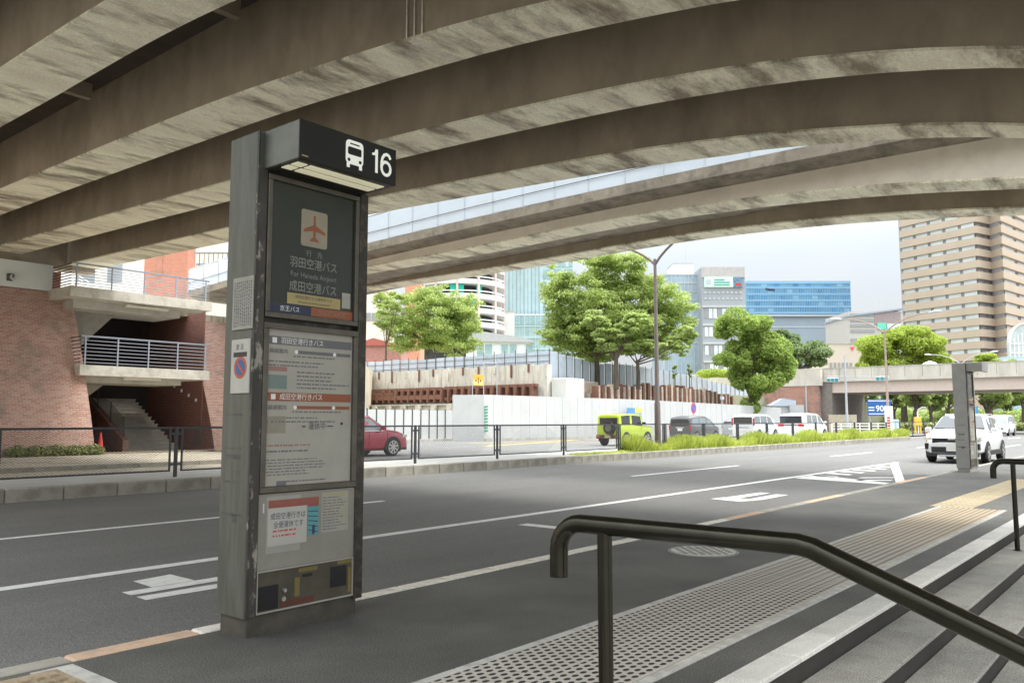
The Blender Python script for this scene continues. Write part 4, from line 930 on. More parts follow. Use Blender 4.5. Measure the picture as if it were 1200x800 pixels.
while x_ < 84:
    w1 = rr.uniform(.3, .42); h1 = float(np.interp(x_, [57, 66, 76, 84], [4.15, 4.55, 4.5, 3.9])) + rr.uniform(-.12, .18)
    MB().box(x_, x_ + w1, 38.2 + rr.uniform(0, .2), 38.7, 2.2, h1).obj('pile', M_rust if k % 2 == 0 else M_pilec, sp_, world=True)
    x_ += w1 + rr.uniform(.05, .2); k += 1
MB().box(57.5, 84.5, 38.8, 40.5, 0, 3.55).obj('pile_cap', M_pilec, sp_, world=True)
sg = thing('warning_sign', 'small orange and yellow warning sign on poles in front of the site wall', 'sign', tuple(onY(560, 455, 39.5)))
MB().box(-.55, .55, -.03, .0, .2, 1.0).obj('sign_plate', mat('sign_orange', (.80, .42, .06), .5, var=.05), sg); MB().box(-.5, .5, -.04, -.031, .25, .62).obj('sign_field', mat('sign_yellow', (.80, .72, .25), .5), sg)
MB().disc((-.25, -.031, .55), .1, 'y', -.015, 10).disc((.25, -.031, .55), .1, 'y', -.015, 10).box(-.06, .06, -.045, -.041, .35, .8).obj('sign_marks', mat('sign_brown', (.3, .12, .02), .5), sg)
MB().tube([(-.58, 0, -3), (-.58, 0, 1.05)], .03, 6).tube([(.62, 0, -3), (.62, 0, 2.0)], .03, 6).tube([(2.1, 0, -3), (2.1, 0, 2.0)], .03, 6).tube([(.62, 0, 1.9), (2.1, 0, 1.9)], .02, 6).obj('pole', M_lightg, sg)
# posters, no parking sign, boxes
ps = thing('site_poster', 'blue and yellow poster board on the white hoarding above the yellow car', 'poster', (0, 0, 0)); a = onY(744, 488, 35.3); ps.location = a
MB().box(-1.25, 0, -.04, 0, -.3, .7).obj('poster_blue', mat('poster_blue', (.12, .28, .60), .5, var=.5, scale=6), ps); MB().box(.001, 1.1, -.04, 0, .35, .7).obj('poster_yellow', mat('poster_yellow', (.70, .62, .12), .5, var=.2, scale=6), ps)
MB().box(.001, 1.1, -.04, 0, -.3, .349).obj('poster_grey', mat('poster_grey', (.35, .42, .42), .5, var=.5, scale=8), ps)
MB().box(.4, 1.1, -.04, 0, -.9, -.31).obj('notice', M_whprint, ps)
npk = thing('no_parking_sign', 'round blue and red no parking sign on a thin post beside the dark minivan', 'road sign', tuple(onY(813, 520, 28.5)[:2]) + (0,))
zc = onY(813, 478, 28.5).z
MB().tube([(0, 0, 0), (0, 0, zc + .3)], .035, 8).obj('post', M_lightg, npk)
MB().disc((0, -.04, zc), .40, 'y', -.015, 24).obj('sign_ring', mat('sign_red', (.65, .05, .06), .5), npk); MB().disc((0, -.056, zc), .30, 'y', -.01, 24).obj('sign_disc', mat('sign_blue2', (.06, .16, .5), .5), npk)
MB().add([(-.2, -.067, zc + .26), (-.26, -.067, zc + .2), (.2, -.067, zc - .26), (.26, -.067, zc - .2)], [(0, 1, 2, 3)]).obj('slash', MATS['sign_red'], npk)
mp_ = thing('thin_pole', 'thin pale pole with small camera box behind the parked cars', 'pole', tuple(onY(847, 520, 29.5)[:2]) + (0,))
MB().tube([(0, 0, 0), (0, 0, 3.2)], .03, 8).obj('pole', M_lightg, mp_); MB().box(-.1, .25, -.1, .1, 3.0, 3.25).obj('camera_box', M_lightg, mp_)
sh = thing('site_shed', 'white site cabin with pale blue roof beside the brick abutment', 'cabin', (0, 0, 0)); a = far(906, 500, 100); sh.location = (a.x, a.y, 0); sh.rotation_euler = (0, 0, THETA - math.pi / 2)
MB().box(0, 5.8, 0, 5, -.1, 3.1).obj('wall', M_hoard, sh); MB().prism([(-.3, 3.05), (1.2, 3.95), (5.0, 3.3), (6.0, 3.15), (6.0, 3.0)], 'y', -.2, 5.2).obj('roof', M_hoardb, sh)
MB().box(1.2, 3.0, -.05, 0, 1.0, 2.0).obj('window', MATS['dim_glass'], sh); MB().box(1.9, 5.9, -.8, -.3, -.1, 3.15).obj('side_panel', M_hoard, sh)
# grass strip
def grass(nm, n, x0, x1, y0, y1, z0, h0, h1, label=None):
    x = RNG.uniform(x0, x1, n); y = RNG.uniform(y0, y1, n); h_ = RNG.uniform(h0, h1, n) * (.75 + .35 * np.sin(x * 1.3) * np.sin(x * .37)); a = RNG.uniform(0, math.pi, n); w_ = RNG.uniform(.008, .02, n)
    dx, dy = np.cos(a) * w_, np.sin(a) * w_; lx, ly = RNG.normal(0, .12, n), RNG.normal(0, .12, n)
    z = np.full(n, z0)
    V = np.stack([np.stack([x - dx, y - dy, z], 1), np.stack([x + dx, y + dy, z], 1), np.stack([x + lx + dx * .4, y + ly + dy * .4, z + h_], 1), np.stack([x + lx - dx * .4, y + ly - dy * .4, z + h_ * .96], 1)], 1).reshape(-1, 3)
    return quads_obj(nm, V, M_grass, kind='stuff', label=label)
grass('grass', 26000, 27.6, 67.5, 16.66, 17.35, .12, .32, .72)
grass('grass', 1500, 24.0, 27.6, 16.66, 17.2, .12, .03, .12)
# ================================================================ TREES
def tree(name, label, loc, lumps, n, size, m_, trunk_h, trunk_r, limbs=6, shell=.6, sub=9, subr=.42, group=None, flat=0, seed=1, flatten=.7):
    rng = np.random.default_rng(seed); rr = random.Random(seed)
    o = thing(name, label, 'tree', loc, 0, group)
    cs, rs = [], []
    for (x, y, z, rx, ry, rz) in lumps:
        for k in range(sub):
            d = rng.normal(size=3); d /= np.linalg.norm(d); f = rng.uniform(.45, .92) if shell > .5 else rng.uniform(.2, .98)
            cs.append((x + d[0] * rx * f, y + d[1] * ry * f, z + d[2] * rz * f)); s_ = subr * rng.uniform(.7, 1.25)
            rs.append((rx * s_, ry * s_, min(rx, rz) * s_ * flatten))
    V = leaves(n, cs, rs, size, rng, flat, shell)
    quads_obj('crown', V, m_, o)
    m = MB(); top = Vector((rr.uniform(-.2, .2), rr.uniform(-.2, .2), trunk_h))
    m.tube([(0, 0, -.3), (0.03, 0, trunk_h * .5), top], [trunk_r * 1.25, trunk_r, trunk_r * .8], 9)
    tg = [lumps[i % len(lumps)] for i in range(limbs)]
    for i, lp_ in enumerate(tg):
        e = Vector((lp_[0] + rr.uniform(-.6, .6) * lp_[3], lp_[1] + rr.uniform(-.6, .6) * lp_[4], lp_[2] + rr.uniform(-.2, .6) * lp_[5])); s0 = top * rr.uniform(.75, 1)
        mid = s0.lerp(e, .5) + Vector((rr.uniform(-.3, .3), rr.uniform(-.3, .3), -.1 * (e - s0).length * .5))
        m.tube([s0, mid, e], [trunk_r * .5, trunk_r * .28, trunk_r * .06], 6)
        for q in range(2):
            e2 = mid.lerp(e, .4) + Vector((rr.uniform(-1, 1) * lp_[3] * .5, rr.uniform(-1, 1) * lp_[4] * .5, rr.uniform(0, .6) * lp_[5])); m.tube([mid, mid.lerp(e2, .5), e2], [trunk_r * .22, trunk_r * .13, .02], 5)
    m.obj('trunk', M_bark, o, smooth=True, sharp=70)
    return o
RT = Vector((_R.x, _R.y, 0))        # direction across the view, used only to size crowns seen side on
def L_at(base, D, items):
    """crown masses given as (u, v, half width px, half height px) at the tree's distance"""
    out_ = []
    for (u, v, ru, rv, dd) in items:
        p = far(u, v, D + dd); s_ = (D + dd) / FPX
        out_.append((p.x - base[0], p.y - base[1], p.z - base[2], ru * s_, ru * s_ * .9, rv * s_))
    return out_
def place_tree(name, label, u, v, D, items, n, size, m_, th_, tr, **k):
    p = far(u, v, D); base = (p.x, p.y, p.z); return tree(name, label, base, L_at(base, D, items), n, size, m_, th_, tr, **k)
place_tree('zelkova_tree', 'wide light green tree behind the blue site fence left of the round building', 500, 424, 100,
    [(513, 372, 54, 34, 0), (470, 376, 32, 26, -2), (545, 383, 30, 26, 1), (500, 350, 38, 20, 0), (458, 362, 22, 24, 0), (540, 360, 28, 22, 0), (520, 398, 46, 20, 1), (478, 400, 28, 16, 1), (550, 405, 18, 10, 1), (445, 350, 12, 14, 0)], 52000, .13, M_green, 2.2, .2, seed=4, sub=60, subr=.27, flatten=.6, flat=.3, shell=.05)
place_tree('small_tree', 'thin pale young tree beside the pale building behind the bus stop pillar', 452, 425, 96,
    [(448, 370, 12, 22, 0), (462, 352, 10, 12, 0)], 3500, .13, M_greenl, 2, .12, seed=6, sub=8, subr=.4, flatten=.5)
place_tree('zelkova_tree', 'tallest broad light green tree rising behind the tall street lamp', 700, 450, 74,
    [(690, 345, 56, 38, 1), (735, 330, 48, 36, 2), (772, 352, 46, 38, 2), (658, 360, 32, 38, 0), (715, 308, 50, 18, 1), (792, 375, 28, 30, 2), (725, 372, 55, 34, 0), (680, 388, 42, 26, 0), (652, 335, 26, 26, 0), (750, 388, 46, 30, 1), (705, 402, 44, 24, 1), (650, 392, 24, 22, 1), (690, 404, 52, 22, 2), (760, 402, 48, 22, 3)], 100000, .125, M_green, 3.0, .22, limbs=12, seed=8, sub=60, subr=.26, flatten=.6, flat=.3, shell=.05)
place_tree('zelkova_tree', 'smaller bright green tree standing just in front of the tallest tree', 722, 452, 70,
    [(722, 392, 30, 18, 0), (700, 375, 22, 14, 0), (745, 380, 24, 14, 0)], 20000, .12, M_greenl, 2.8, .2, limbs=6, seed=9, sub=40, subr=.25, flatten=.6, flat=.3, shell=.05)
place_tree('zelkova_tree', 'slender light green tree right of the street lamp, left of the grey building', 748, 452, 72,
    [(795, 405, 18, 12, 0), (762, 405, 24, 12, 0), (805, 392, 16, 14, 0), (740, 408, 18, 8, 0)], 15000, .12, M_greenl, 2.2, .16, limbs=6, seed=12, sub=40, subr=.26, flatten=.6, flat=.3, shell=.05)
place_tree('camphor_tree', 'dense round green tree in front of the blue glass building', 882, 492, 84,
    [(872, 392, 33, 27, 0), (903, 412, 30, 26, 0), (860, 425, 22, 20, 0), (888, 440, 32, 24, 0), (912, 436, 18, 18, 0), (848, 385, 13, 14, 0), (880, 470, 17, 16, 0), (893, 395, 20, 22, 0)], 60000, .14, M_greend, 2.6, .3, limbs=9, seed=14, sub=15, subr=.42, flatten=.95, shell=.7)
place_tree('zelkova_tree', 'duller green tree between the dense round tree and the beige building', 940, 455, 120,
    [(935, 410, 32, 20, 0), (955, 420, 16, 12, 0), (915, 395, 18, 14, 0)], 18000, .19, leafmat('dull_leaf', (.11, .17, .06), (.30, .40, .16), .4), 3, .3, seed=16, sub=14, flatten=.75, flat=.2, shell=.4)
place_tree('camphor_tree', 'large yellow green domed tree above the road bridge in front of the tan tower', 1060, 495, 128,
    [(1060, 412, 48, 26, 0), (1030, 420, 26, 20, 0), (1090, 418, 28, 22, 0), (1062, 398, 32, 15, 0), (1020, 432, 18, 10, -1), (1100, 430, 18, 12, 0)], 60000, .19, M_greeny, 6.0, .42, limbs=9, seed=18, sub=18, subr=.38, flatten=.95, shell=.72)
place_tree('round_tree', 'small bright yellow green tree above the bridge right of the grey pillar', 1162, 497, 132, [(1160, 422, 20, 9, 0), (1180, 428, 16, 6, 0), (1150, 427, 10, 6, 0)], 9000, .17, M_greeny, 6, .25, seed=20, sub=8, flatten=.9, shell=.7)
for i, (u, v, D, ru, rv, lab) in enumerate(((1018, 462, 150, 18, 14, 'dark trunked tree seen under the bridge behind the blue sign'), (1047, 464, 122, 14, 12, 'leaning tree under the bridge left of the yellow beacon rig'), (1072, 463, 118, 20, 14, 'tree with thick dark trunk under the bridge above the yellow beacon rig'),
        (1092, 466, 124, 18, 14, 'tree under the bridge just right of the yellow beacon rig'), (1112, 462, 135, 20, 14, 'pale tree under the bridge left of the grey pillar'), (1158, 464, 118, 24, 13, 'branching tree under the bridge behind the white van'), (1180, 466, 140, 20, 14, 'tree under the bridge above the white van roof'), (1200, 464, 132, 20, 14, 'tree under the bridge at the right edge of the photo'))):
    p = far(u, 497, D); base = (p.x, p.y, -.1); top_ = far(u, v, D).z
    s_ = D / FPX
    tree('street_tree', lab, base, L_at(base, D, [(u - ru * .4, v - 3, ru * .7, rv * .7, 0), (u + ru * .5, v, ru * .7, rv * .7, 0), (u, v - 10, ru, rv * .8, 0), (u + 3, v + 8, ru * .8, rv * .5, 2)]), 9000, .2, M_green if i % 2 else M_greenl, top_ * .6, .26 + .05 * (i % 3), limbs=6, seed=40 + i, sub=8, group='trees beyond the far bridge', flatten=.8)
# sapling pair by the fence
for u, lab in ((790, 'thin sapling by the blue fence, left of two'), (808, 'thin sapling by the blue fence, right of two')):
    place_tree('sapling', lab, u, 452, 80, [(u, 436, 3.5, 11, 0)], 700, .09, M_green, 1.5, .04, limbs=2, seed=u, sub=6, subr=.5)
# hedge and slope beyond the bridge
sl = quads_obj('shrubbery', leaves(26000, [tuple(far(u, v, D)) for u, v, D in [(1015 + 14 * k, 490 + (k % 3), 150 - 4 * (k % 4)) for k in range(16)]], [(2.8, 2.8, 1.7)] * 16, .28, RNG), M_greenl, kind='stuff')
hg = thing('clipped_hedge', 'long low clipped hedge beyond the junction under the far bridge', 'hedge', (110, 30, 0))
hc = [tuple(far(u, 502, 112)) for u in range(1048, 1230, 6)]
quads_obj('foliage', leaves(14000, [(x - 110, y - 30, .45) for x, y, z in hc], [(.8, .8, .6)] * len(hc), .16, RNG), M_shrub, hg)
# bright lawn bank above site fence
bk = thing('green_bank', 'bright green clipped bush above the blue site fence by the dense tree', 'bush', tuple(far(838, 437, 96)))
quads_obj('foliage', leaves(4000, [(0, 0, 0), (-1.0, .5, -.1), (1.2, -.5, 0)], [(1.3, 1.3, .5)] * 3, .1, RNG), M_greeny, bk)
# ================================================================ STREET LAMPS, SIGNALS, SIGNS
def street_lamp(x, y, zb, hf, label, arms=((-1, 3.2, 1.35), (1, 3.2, 1.35)), r=.095, m_=M_lamp):
    o = thing('street_lamp', label, 'street lamp', (x, y, zb), 0, 'two armed street lamps')
    MB().tube([(0, 0, 0), (0, 0, 1.9), (0, 0, 1.95), (0, 0, hf)], [r * 1.35, r * 1.25, r, r * .62], 12).obj('pole', m_, o, smooth=True)
    MB().box(-.17, .17, -.17, .17, 0, .04).obj('base_plate', m_, o)
    for sgn, ln, rise in arms:
        pts = []
        for k in range(9):
            t_ = k / 8; pts.append((0, sgn * ln * (1 - math.cos(t_ * math.pi / 2) * .999 if False else t_ ** 1.25), hf - .25 + rise * math.sin(t_ * math.pi / 2)))
        ar = MB().tube(pts, [r * .55] * 4 + [r * .42] * 5, 8).obj('arm', m_, o, smooth=True)
        e = pts[-1]; MB().tube([(0, e[1] - sgn * .05, e[2]), (0, e[1] + sgn * .35, e[2] + .06), (0, e[1] + sgn * .8, e[2] + .07)], [.05, .11, .07], 8).obj('lamp_head', M_lightg, ar, smooth=True)
    return o
street_lamp(30.1, 17.0, .13, 7.9, 'tall brown two armed street lamp standing in the grass of the median', arms=((1, 3.0, 1.2), (-1, 3.0, 1.5)), r=.098)
street_lamp(67.0, 18.0, .1, 8.1, 'pale brown two armed street lamp at the far end of the median', r=.1, m_=mat('lamp_pale_brown', (.34, .26, .22), .6, var=.1))
street_lamp(112, 21.5, -.1, 8.4, 'far grey two armed street lamp showing above the bridge behind the grey pillar', r=.1, m_=mat('lamp_grey', (.4, .41, .41), .6, var=.1))
stk = thing('lamp_post_poster', 'white vertical banner with red lettering fixed to the far lamp post', 'banner', (66.4, 17.9, .1))
MB().box(-.03, .0, -.42, .18, .1, 2.3).obj('banner_sheet', M_whprint, stk)
q = MB()
for k in range(6): q.box(-.045, -.031, -.2, .02, .35 + k * .2, .48 + k * .2)
q.obj('red_marks', M_red, stk)
tp = thing('traffic_signal_pole', 'grey traffic signal pole with two arms in front of the far bridge', 'traffic signal', tuple(far(993, 500, 84)[:2]) + (-.1,))
MB().tube([(0, 0, 0), (0, 0, 8.0)], [.14, .09], 10).obj('pole', M_lightg, tp, smooth=True)
MB().tube([(0, -3.6, 5.7), (0, 2.0, 5.9)], .045, 6).tube([(0, -3.6, 5.3), (0, 0, 5.5)], .03, 6).obj('arm', M_lightg, tp)
M_lens = mat('signal_lens_teal', (.03, .20, .22), .3, emit=.15, ecol=(.05, .5, .5))
for y_ in (-3.6, 1.2):
    h2 = MB().bbox(-.3, -.1, y_ - .62, y_ + .62, 5.3, 5.75, .05).obj('signal_head', M_lightg, tp)
    for k in range(3): MB().disc((-.31, y_ - .4 + k * .4, 5.52), .16, 'x', -.02, 14).obj('lens', M_lens, h2)
bs_ = thing('blue_parking_sign', 'blue and white sign reading 900 under the bridge behind the lamp post', 'sign', tuple(far(1031, 505, 92)[:2]) + (-.1,), THETA - math.pi / 2)
z0 = far(1031, 487, 92).z + .1; z1 = far(1031, 467.5, 92).z + .1
MB().box(-1.25, 1.35, 0, .08, z0, z1).obj('sign_board', M_blue, bs_); MB().tube([(-1, .1, 0), (-1, .1, z0)], .05, 6).tube([(1, .1, 0), (1, .1, z0)], .05, 6).obj('legs', M_lightg, bs_)
text('900', .92, (-.35, -.006, z0 + .5), FACE_MY, M_whprint, bs_, 'number', bold=.02); 
q = MB(); q.box(-1.15, 1.2, -.01, -.001, z0 + .16, z0 + .26).box(-1.15, 1.2, -.01, -.001, z1 - .24, z1 - .14).box(-1.15, -.5, -.01, -.001, z0 + .55, z0 + .68).box(-1.15, -.5, -.01, -.001, z0 + .85, z0 + .98); q.obj('text_lines', M_whprint, bs_)
yr = thing('beacon_rig', 'yellow warning rig with white post and curved light at the end of the median', 'beacon', tuple(far(1076, 508, 86)[:2]) + (-.1,), THETA - math.pi / 2)
my = mat('rig_yellow', (.85, .55, .08), .5, var=.05)
MB().bbox(-.32, .32, -.2, .2, .9, 1.75, .04).obj('box', my, yr); MB().box(-.32, -.2, -.1, .1, 0, .9).box(.2, .32, -.1, .1, 0, .9).obj('leg', my, yr)
MB().box(-.05, .05, -.12, -.02, .1, 2.3).obj('post', M_whprint, yr); MB().tube([(0, 0, 2.2), (.1, 0, 2.5), (.5, 0, 2.75), (.9, 0, 2.75)], .06, 6).obj('lamp', M_lightg, yr)
cone(tuple(far(1087, 509, 85)[:2]) + (-.1,), 'orange traffic cone beside the yellow beacon rig', mat('cone_orange', (.8, .22, .08), .5), .9)
bsg = thing('blue_direction_sign', 'small blue road sign under the bridge right of the grey pillar', 'road sign', tuple(far(1143, 500, 112)[:2]) + (-.1,), THETA - math.pi / 2)
MB().box(-.5, .5, 0, .05, 2.1, 3.3).obj('plate', mat('sign_blue3', (.07, .30, .62), .5), bsg); MB().tube([(0, .06, 0), (0, .06, 3.3)], .04, 6).obj('post', M_lightg, bsg)
# guard rails near the junction
gr = thing('guard_rail', 'white horizontal guard rail in front of the brick abutment', 'guard rail', (80, 24, 0))
a, c = far(975, 508, 82), far(1040, 508, 84)
for k in range(7):
    p = a.lerp(c, k / 6); MB().box(p.x - .05, p.x + .05, p.y - .05, p.y + .05, -.1, 1.1).obj('post', M_whprint, gr, world=True)
q = MB()
for zz in (.45, .75, 1.0): q.tube([(a.x, a.y, zz), (c.x, c.y, zz)], .04, 6)
q.obj('rail', M_whprint, gr, world=True)
gp = thing('beige_panel_fence', 'beige mesh panel fence at the foot of the brick abutment', 'fence', (80, 26, 0)); a, c = far(972, 506, 86), far(1005, 506, 84)
for k in range(2):
    p, q_ = a.lerp(c, k / 2 + .01), a.lerp(c, k / 2 + .49); MB().slab([(p.x, p.y), (q_.x, q_.y), (q_.x, q_.y + .06), (p.x, p.y + .06)], .0, 1.9).obj('panel', mat('beige_panel', (.55, .48, .36), .7), gp, world=True)
cbx = thing('utility_box', 'small pale blue utility box beside the far lamp post', 'utility box', tuple(far(1049, 507, 80)[:2]) + (-.1,), THETA - math.pi / 2)
MB().bbox(-.35, .35, -.2, .2, 0, 1.5, .03).obj('cabinet', mat('cabinet_blue', (.55, .66, .72), .5), cbx); MB().box(-.01, .01, -.205, -.2, .1, 1.4).obj('door_gap', M_frame, cbx)
# ================================================================ FAR ROAD BRIDGE
fbz = lambda v: None
rb = thing('road_bridge', 'distant concrete road bridge with pale ribbed parapet crossing the junction', 'bridge', (100, 20, 5))
BX = 100.0
yl, yr_ = 52.0, -4.0
y = 42.0
def bz(y, v0):   # gentle fall towards the left
    return v0 - .012 * (y - 10)
M_par = mat('bridge_parapet', (.60, .56, .49), .9, var=.12, scale=.8, stretch=(1, 1.5, .4), spot=.3, spotcol=(.36, .33, .28), spotscale=1)
MB().box(BX, BX + 12, yr_, 33.6, 4.55, 5.85).obj('girder', mat('bridge_girder_pink', (.62, .52, .45), .9, var=.06), rb, world=True)
MB().box(BX - .35, BX + 12.3, yr_, 44, 5.853, 6.15).obj('deck', MATS['bridge_parapet'], rb, world=True)
yy = yr_
while yy < 44:
    MB().box(BX - .34, BX - .1, yy + .02, yy + 1.78, 6.15, 7.4).obj('parapet_panel', M_par, rb, world=True); yy += 1.8
MB().box(BX - .38, BX - .05, yr_, 44, 7.403, 7.5).obj('coping', M_conc, rb, world=True)
MB().box(BX - .2, BX + 12, 33.0, 46, -.2, 5.84).obj('abutment_concrete', mat('abutment_dark_concrete', (.25, .22, .2), .9, var=.2), rb, world=True)  # darker concrete than the parapet
ab = thing('brick_abutment', 'red brick abutment wall of the far bridge behind the white vans', 'wall', (98, 40, 0))
MB().box(BX - 1.2, BX - .5, 34.2, 50, -.2, 5.4).obj('brick_face', M_brickp, ab, world=True); MB().box(BX - 1.3, BX - .45, 39.0, 39.3, 0, 5.7).obj('pilaster', M_brickp, ab, world=True)
MB().box(BX - 1.25, BX - .45, 33.9, 52, 5.41, 7.3).obj('parapet', M_par, ab, world=True); MB().box(BX - 1.22, BX - 1.2, 35.6, 35.75, 0, 5.4).obj('downpipe', M_lightg, ab, world=True)
pv = thing('parasol', 'small white dome shaped parasol showing above the far bridge parapet', 'parasol', tuple(far(1090, 432, 104)))
MB().tube([(0, 0, .4), (0, 0, .75), (0, 0, 1.0)], [1.1, .7, .05], 14).obj('canopy', M_whprint, pv); MB().tube([(0, 0, -2), (0, 0, .5)], .05, 6).obj('pole', M_frame, pv)
rs_ = thing('red_sign', 'tiny red sign on the far bridge parapet', 'sign', tuple(far(1060, 434, 99)))
MB().box(-.03, 0, -.25, .25, -.2, .3).obj('plate', mat('bright_red', (.8, .1, .1), .5), rs_)
# ================================================================ FAR BUILDINGS
M_tan = mat('tan_tile', (.50, .41, .32), .8, var=.05, scale=.2); M_tg = glassmat('tower_glass', (.66, .72, .74), .25, var=.15, scale=.15); M_pier = mat('window_pier_grey', (.30, .30, .32), .7, var=.1)
tw = thing('tan_tower', 'tall tan tiled tower with continuous window bands at the upper right', 'tower', tuple(far(1146, 480, 225)[:2]) + (0,))
ptsT = [far(1056, 320, 246), far(1147, 320, 225), far(1163, 320, 228.5), far(1176, 320, 224), far(1262, 320, 268)]
c0 = [(p.x, p.y) for p in ptsT]
back = [tuple(far(1262, 480, 320)[:2]), tuple(far(1064, 320, 300)[:2])]
cen = (sum(p[0] for p in c0) / 5 + 14, sum(p[1] for p in c0) / 5 + 14)
def inset(pts, d): return [(p[0] + FH.x * d * 1.3 + (.4 if i == 0 else 0) * _R.x, p[1] + FH.y * d * 1.3 + (.4 if i == 0 else 0) * _R.y) for i, p in enumerate(pts)]
order = (c0 + back)[::-1]
def ccw(p):
    a_ = sum(p[i][0] * p[(i + 1) % len(p)][1] - p[(i + 1) % len(p)][0] * p[i][1] for i in range(len(p))); return p if a_ > 0 else p[::-1]
core = inset(c0, .9) + back
MB().slab(ccw(core), -1, 74).obj('core_wall', M_pier, tw, world=True)
FLH = 3.2
for k in range(-6, 12):
    z0 = 52.9 - FLH * k
    MB().slab(ccw(c0 + back), z0, z0 + 2.0).obj('floor_band', M_tan, tw, world=True)
    wz0, wz1 = z0 + 2.0, z0 + FLH
    ins = inset(c0, .75)
    for (pa, pb, n_) in ((ins[0], ins[1], 5), (ins[1], ins[2], 2), (ins[2], ins[3], 1), (ins[3], ins[4], 6)):
        for j in range(n_):
            t0, t1 = (j + (.18 if n_ != 2 else .15)) / n_, (j + .97) / n_
            if n_ <= 2 and k % 2: pass
            A_ = (pa[0] + (pb[0] - pa[0]) * t0, pa[1] + (pb[1] - pa[1]) * t0); B_ = (pa[0] + (pb[0] - pa[0]) * t1, pa[1] + (pb[1] - pa[1]) * t1)
            MB().add([(A_[0], A_[1], wz0 + .05), (B_[0], B_[1], wz0 + .05), (B_[0], B_[1], wz1 - .08), (A_[0], A_[1], wz1 - .08), (A_[0] + .3, A_[1] + .3, wz0 + .05), (B_[0] + .3, B_[1] + .3, wz0 + .05), (B_[0] + .3, B_[1] + .3, wz1 - .08), (A_[0] + .3, A_[1] + .3, wz1 - .08)],
                     [(0, 1, 2, 3), (7, 6, 5, 4), (0, 4, 5, 1), (3, 2, 6, 7)]).obj('window', M_tg if n_ > 2 else M_pier, tw, world=True)
MB().slab(ccw(c0 + back), -1, 14.0).obj('base_wall', M_tan, tw, world=True)
# arched glass structure + pale footbridge right of the tower
o, w_, h_ = fb('arched_glass_hall', 'arched white framed glass hall at the foot of the tan tower', 'glass hall', 1186, 1225, 402, 450, 190, 1.2, glassmat('hall_glass', (.55, .62, .62), .2))
m = MB()
for k in range(9): m.box(k * w_ / 8 - .1, k * w_ / 8 + .1, -.15, 0, -6, h_ + 2.5 * math.sin(math.pi * k / 8))
for k in range(7): m.box(0, w_, -.12, -.02, -4 + k * 2.2, -3.8 + k * 2.2)
m.obj('white_grid', M_whprint, o)
m = MB(); m.prism([(w_ / 2 + w_ / 2 * math.cos(a), h_ + 4.6 * math.sin(a)) for a in [math.pi * k / 12 for k in range(13)]][::-1], 'y', 0, 1.2); m.obj('arched_roof', MATS['hall_glass'], o)
m = MB(); m.tube([(w_ / 2 + w_ / 2 * math.cos(math.pi * k / 12), -.1, h_ + 4.6 * math.sin(math.pi * k / 12)) for k in range(13)], .2, 6); m.obj('arch_rib', M_whprint, o)
o, w_, h_ = fb('blue_walkway', 'pale blue covered walkway beside the tan tower above the bridge', 'walkway', 1176, 1240, 418, 436, 150, 3, mat('walkway_blue', (.45, .60, .75), .5, var=.1))
MB().box(0, w_, -.1, 0, h_ * .5, h_ * .8).obj('window_strip', MATS['tower_glass'], o)
# blue glass building
M_bg = glassmat('blue_curtain_glass', (.14, .33, .50), .12, var=.25, scale=.12); M_bl = mat('blue_grey_louvre', (.30, .36, .44), .6, var=.08, scale=.1)
o, w_, h_ = fb('blue_glass_building', 'blue glass office building with small dark blue logo in the distance', 'building', 878, 997, 331, 412, 260, 30, M_bl)
mb_ = mat('pale_blue_spandrel', (.26, .46, .66), .4, var=.06); dk = mat('dark_blue_window', (.08, .26, .50), .2, var=.3, scale=.3)
zt_ = h_; zb_ = far(935, 369, 260).z - o.location.z
MB().box(-.6, w_ + .4, -.6, 30, zb_, zt_ + .1).obj('curtain_wall', M_bg, o)
for k in range(5):
    z_ = zb_ + (zt_ - zb_) * (k + .15) / 5.2
    MB().box(-.5, w_ + .3, -.72, -.6, z_, z_ + .6).obj('spandrel', mb_, o)
    for j in range(16):
        if (j * 7 + k * 3) % 5 < 2: MB().box(j * w_ / 16 + .15, (j + 1) * w_ / 16 - .15, -.66, -.605, z_ + .65, z_ + .95 + (zt_ - zb_) / 5.2 - 1.2).obj('window', dk if (j + k) % 3 else mb_, o)
q = MB()
for j in range(60): q.box(j * w_ / 60 - .05, j * w_ / 60 + .05, -.8, -.72, zb_ + .3, zt_ - 1.2)
q.obj('mullions', mb_, o, kind='stuff')
MB().box(-.7, w_ + .5, -.75, -.6, zt_ - .5, zt_ + .4).obj('coping', mb_, o); MB().box(-.7, w_ + .5, -.75, -.6, zb_ - .5, zb_).obj('bottom_trim', M_lightg, o)
MB().add([(5.4, -.82, zt_ - 2.4), (6.6, -.82, zt_ - 2.8), (8.4, -.82, zt_ - 2.8), (8.4, -.82, zt_ - 2.2), (7.0, -.82, zt_ - 2.1), (5.4, -.82, zt_ - 1.9)], [(0, 1, 2, 3, 4, 5)]).obj('logo', M_navy, o)
for k in range(4): MB().box(-.1, w_ + .1, -.12, 0, zb_ - 4 - k * 5.2, zb_ - 3.6 - k * 5.2).obj('louvre_line', M_lightg, o)
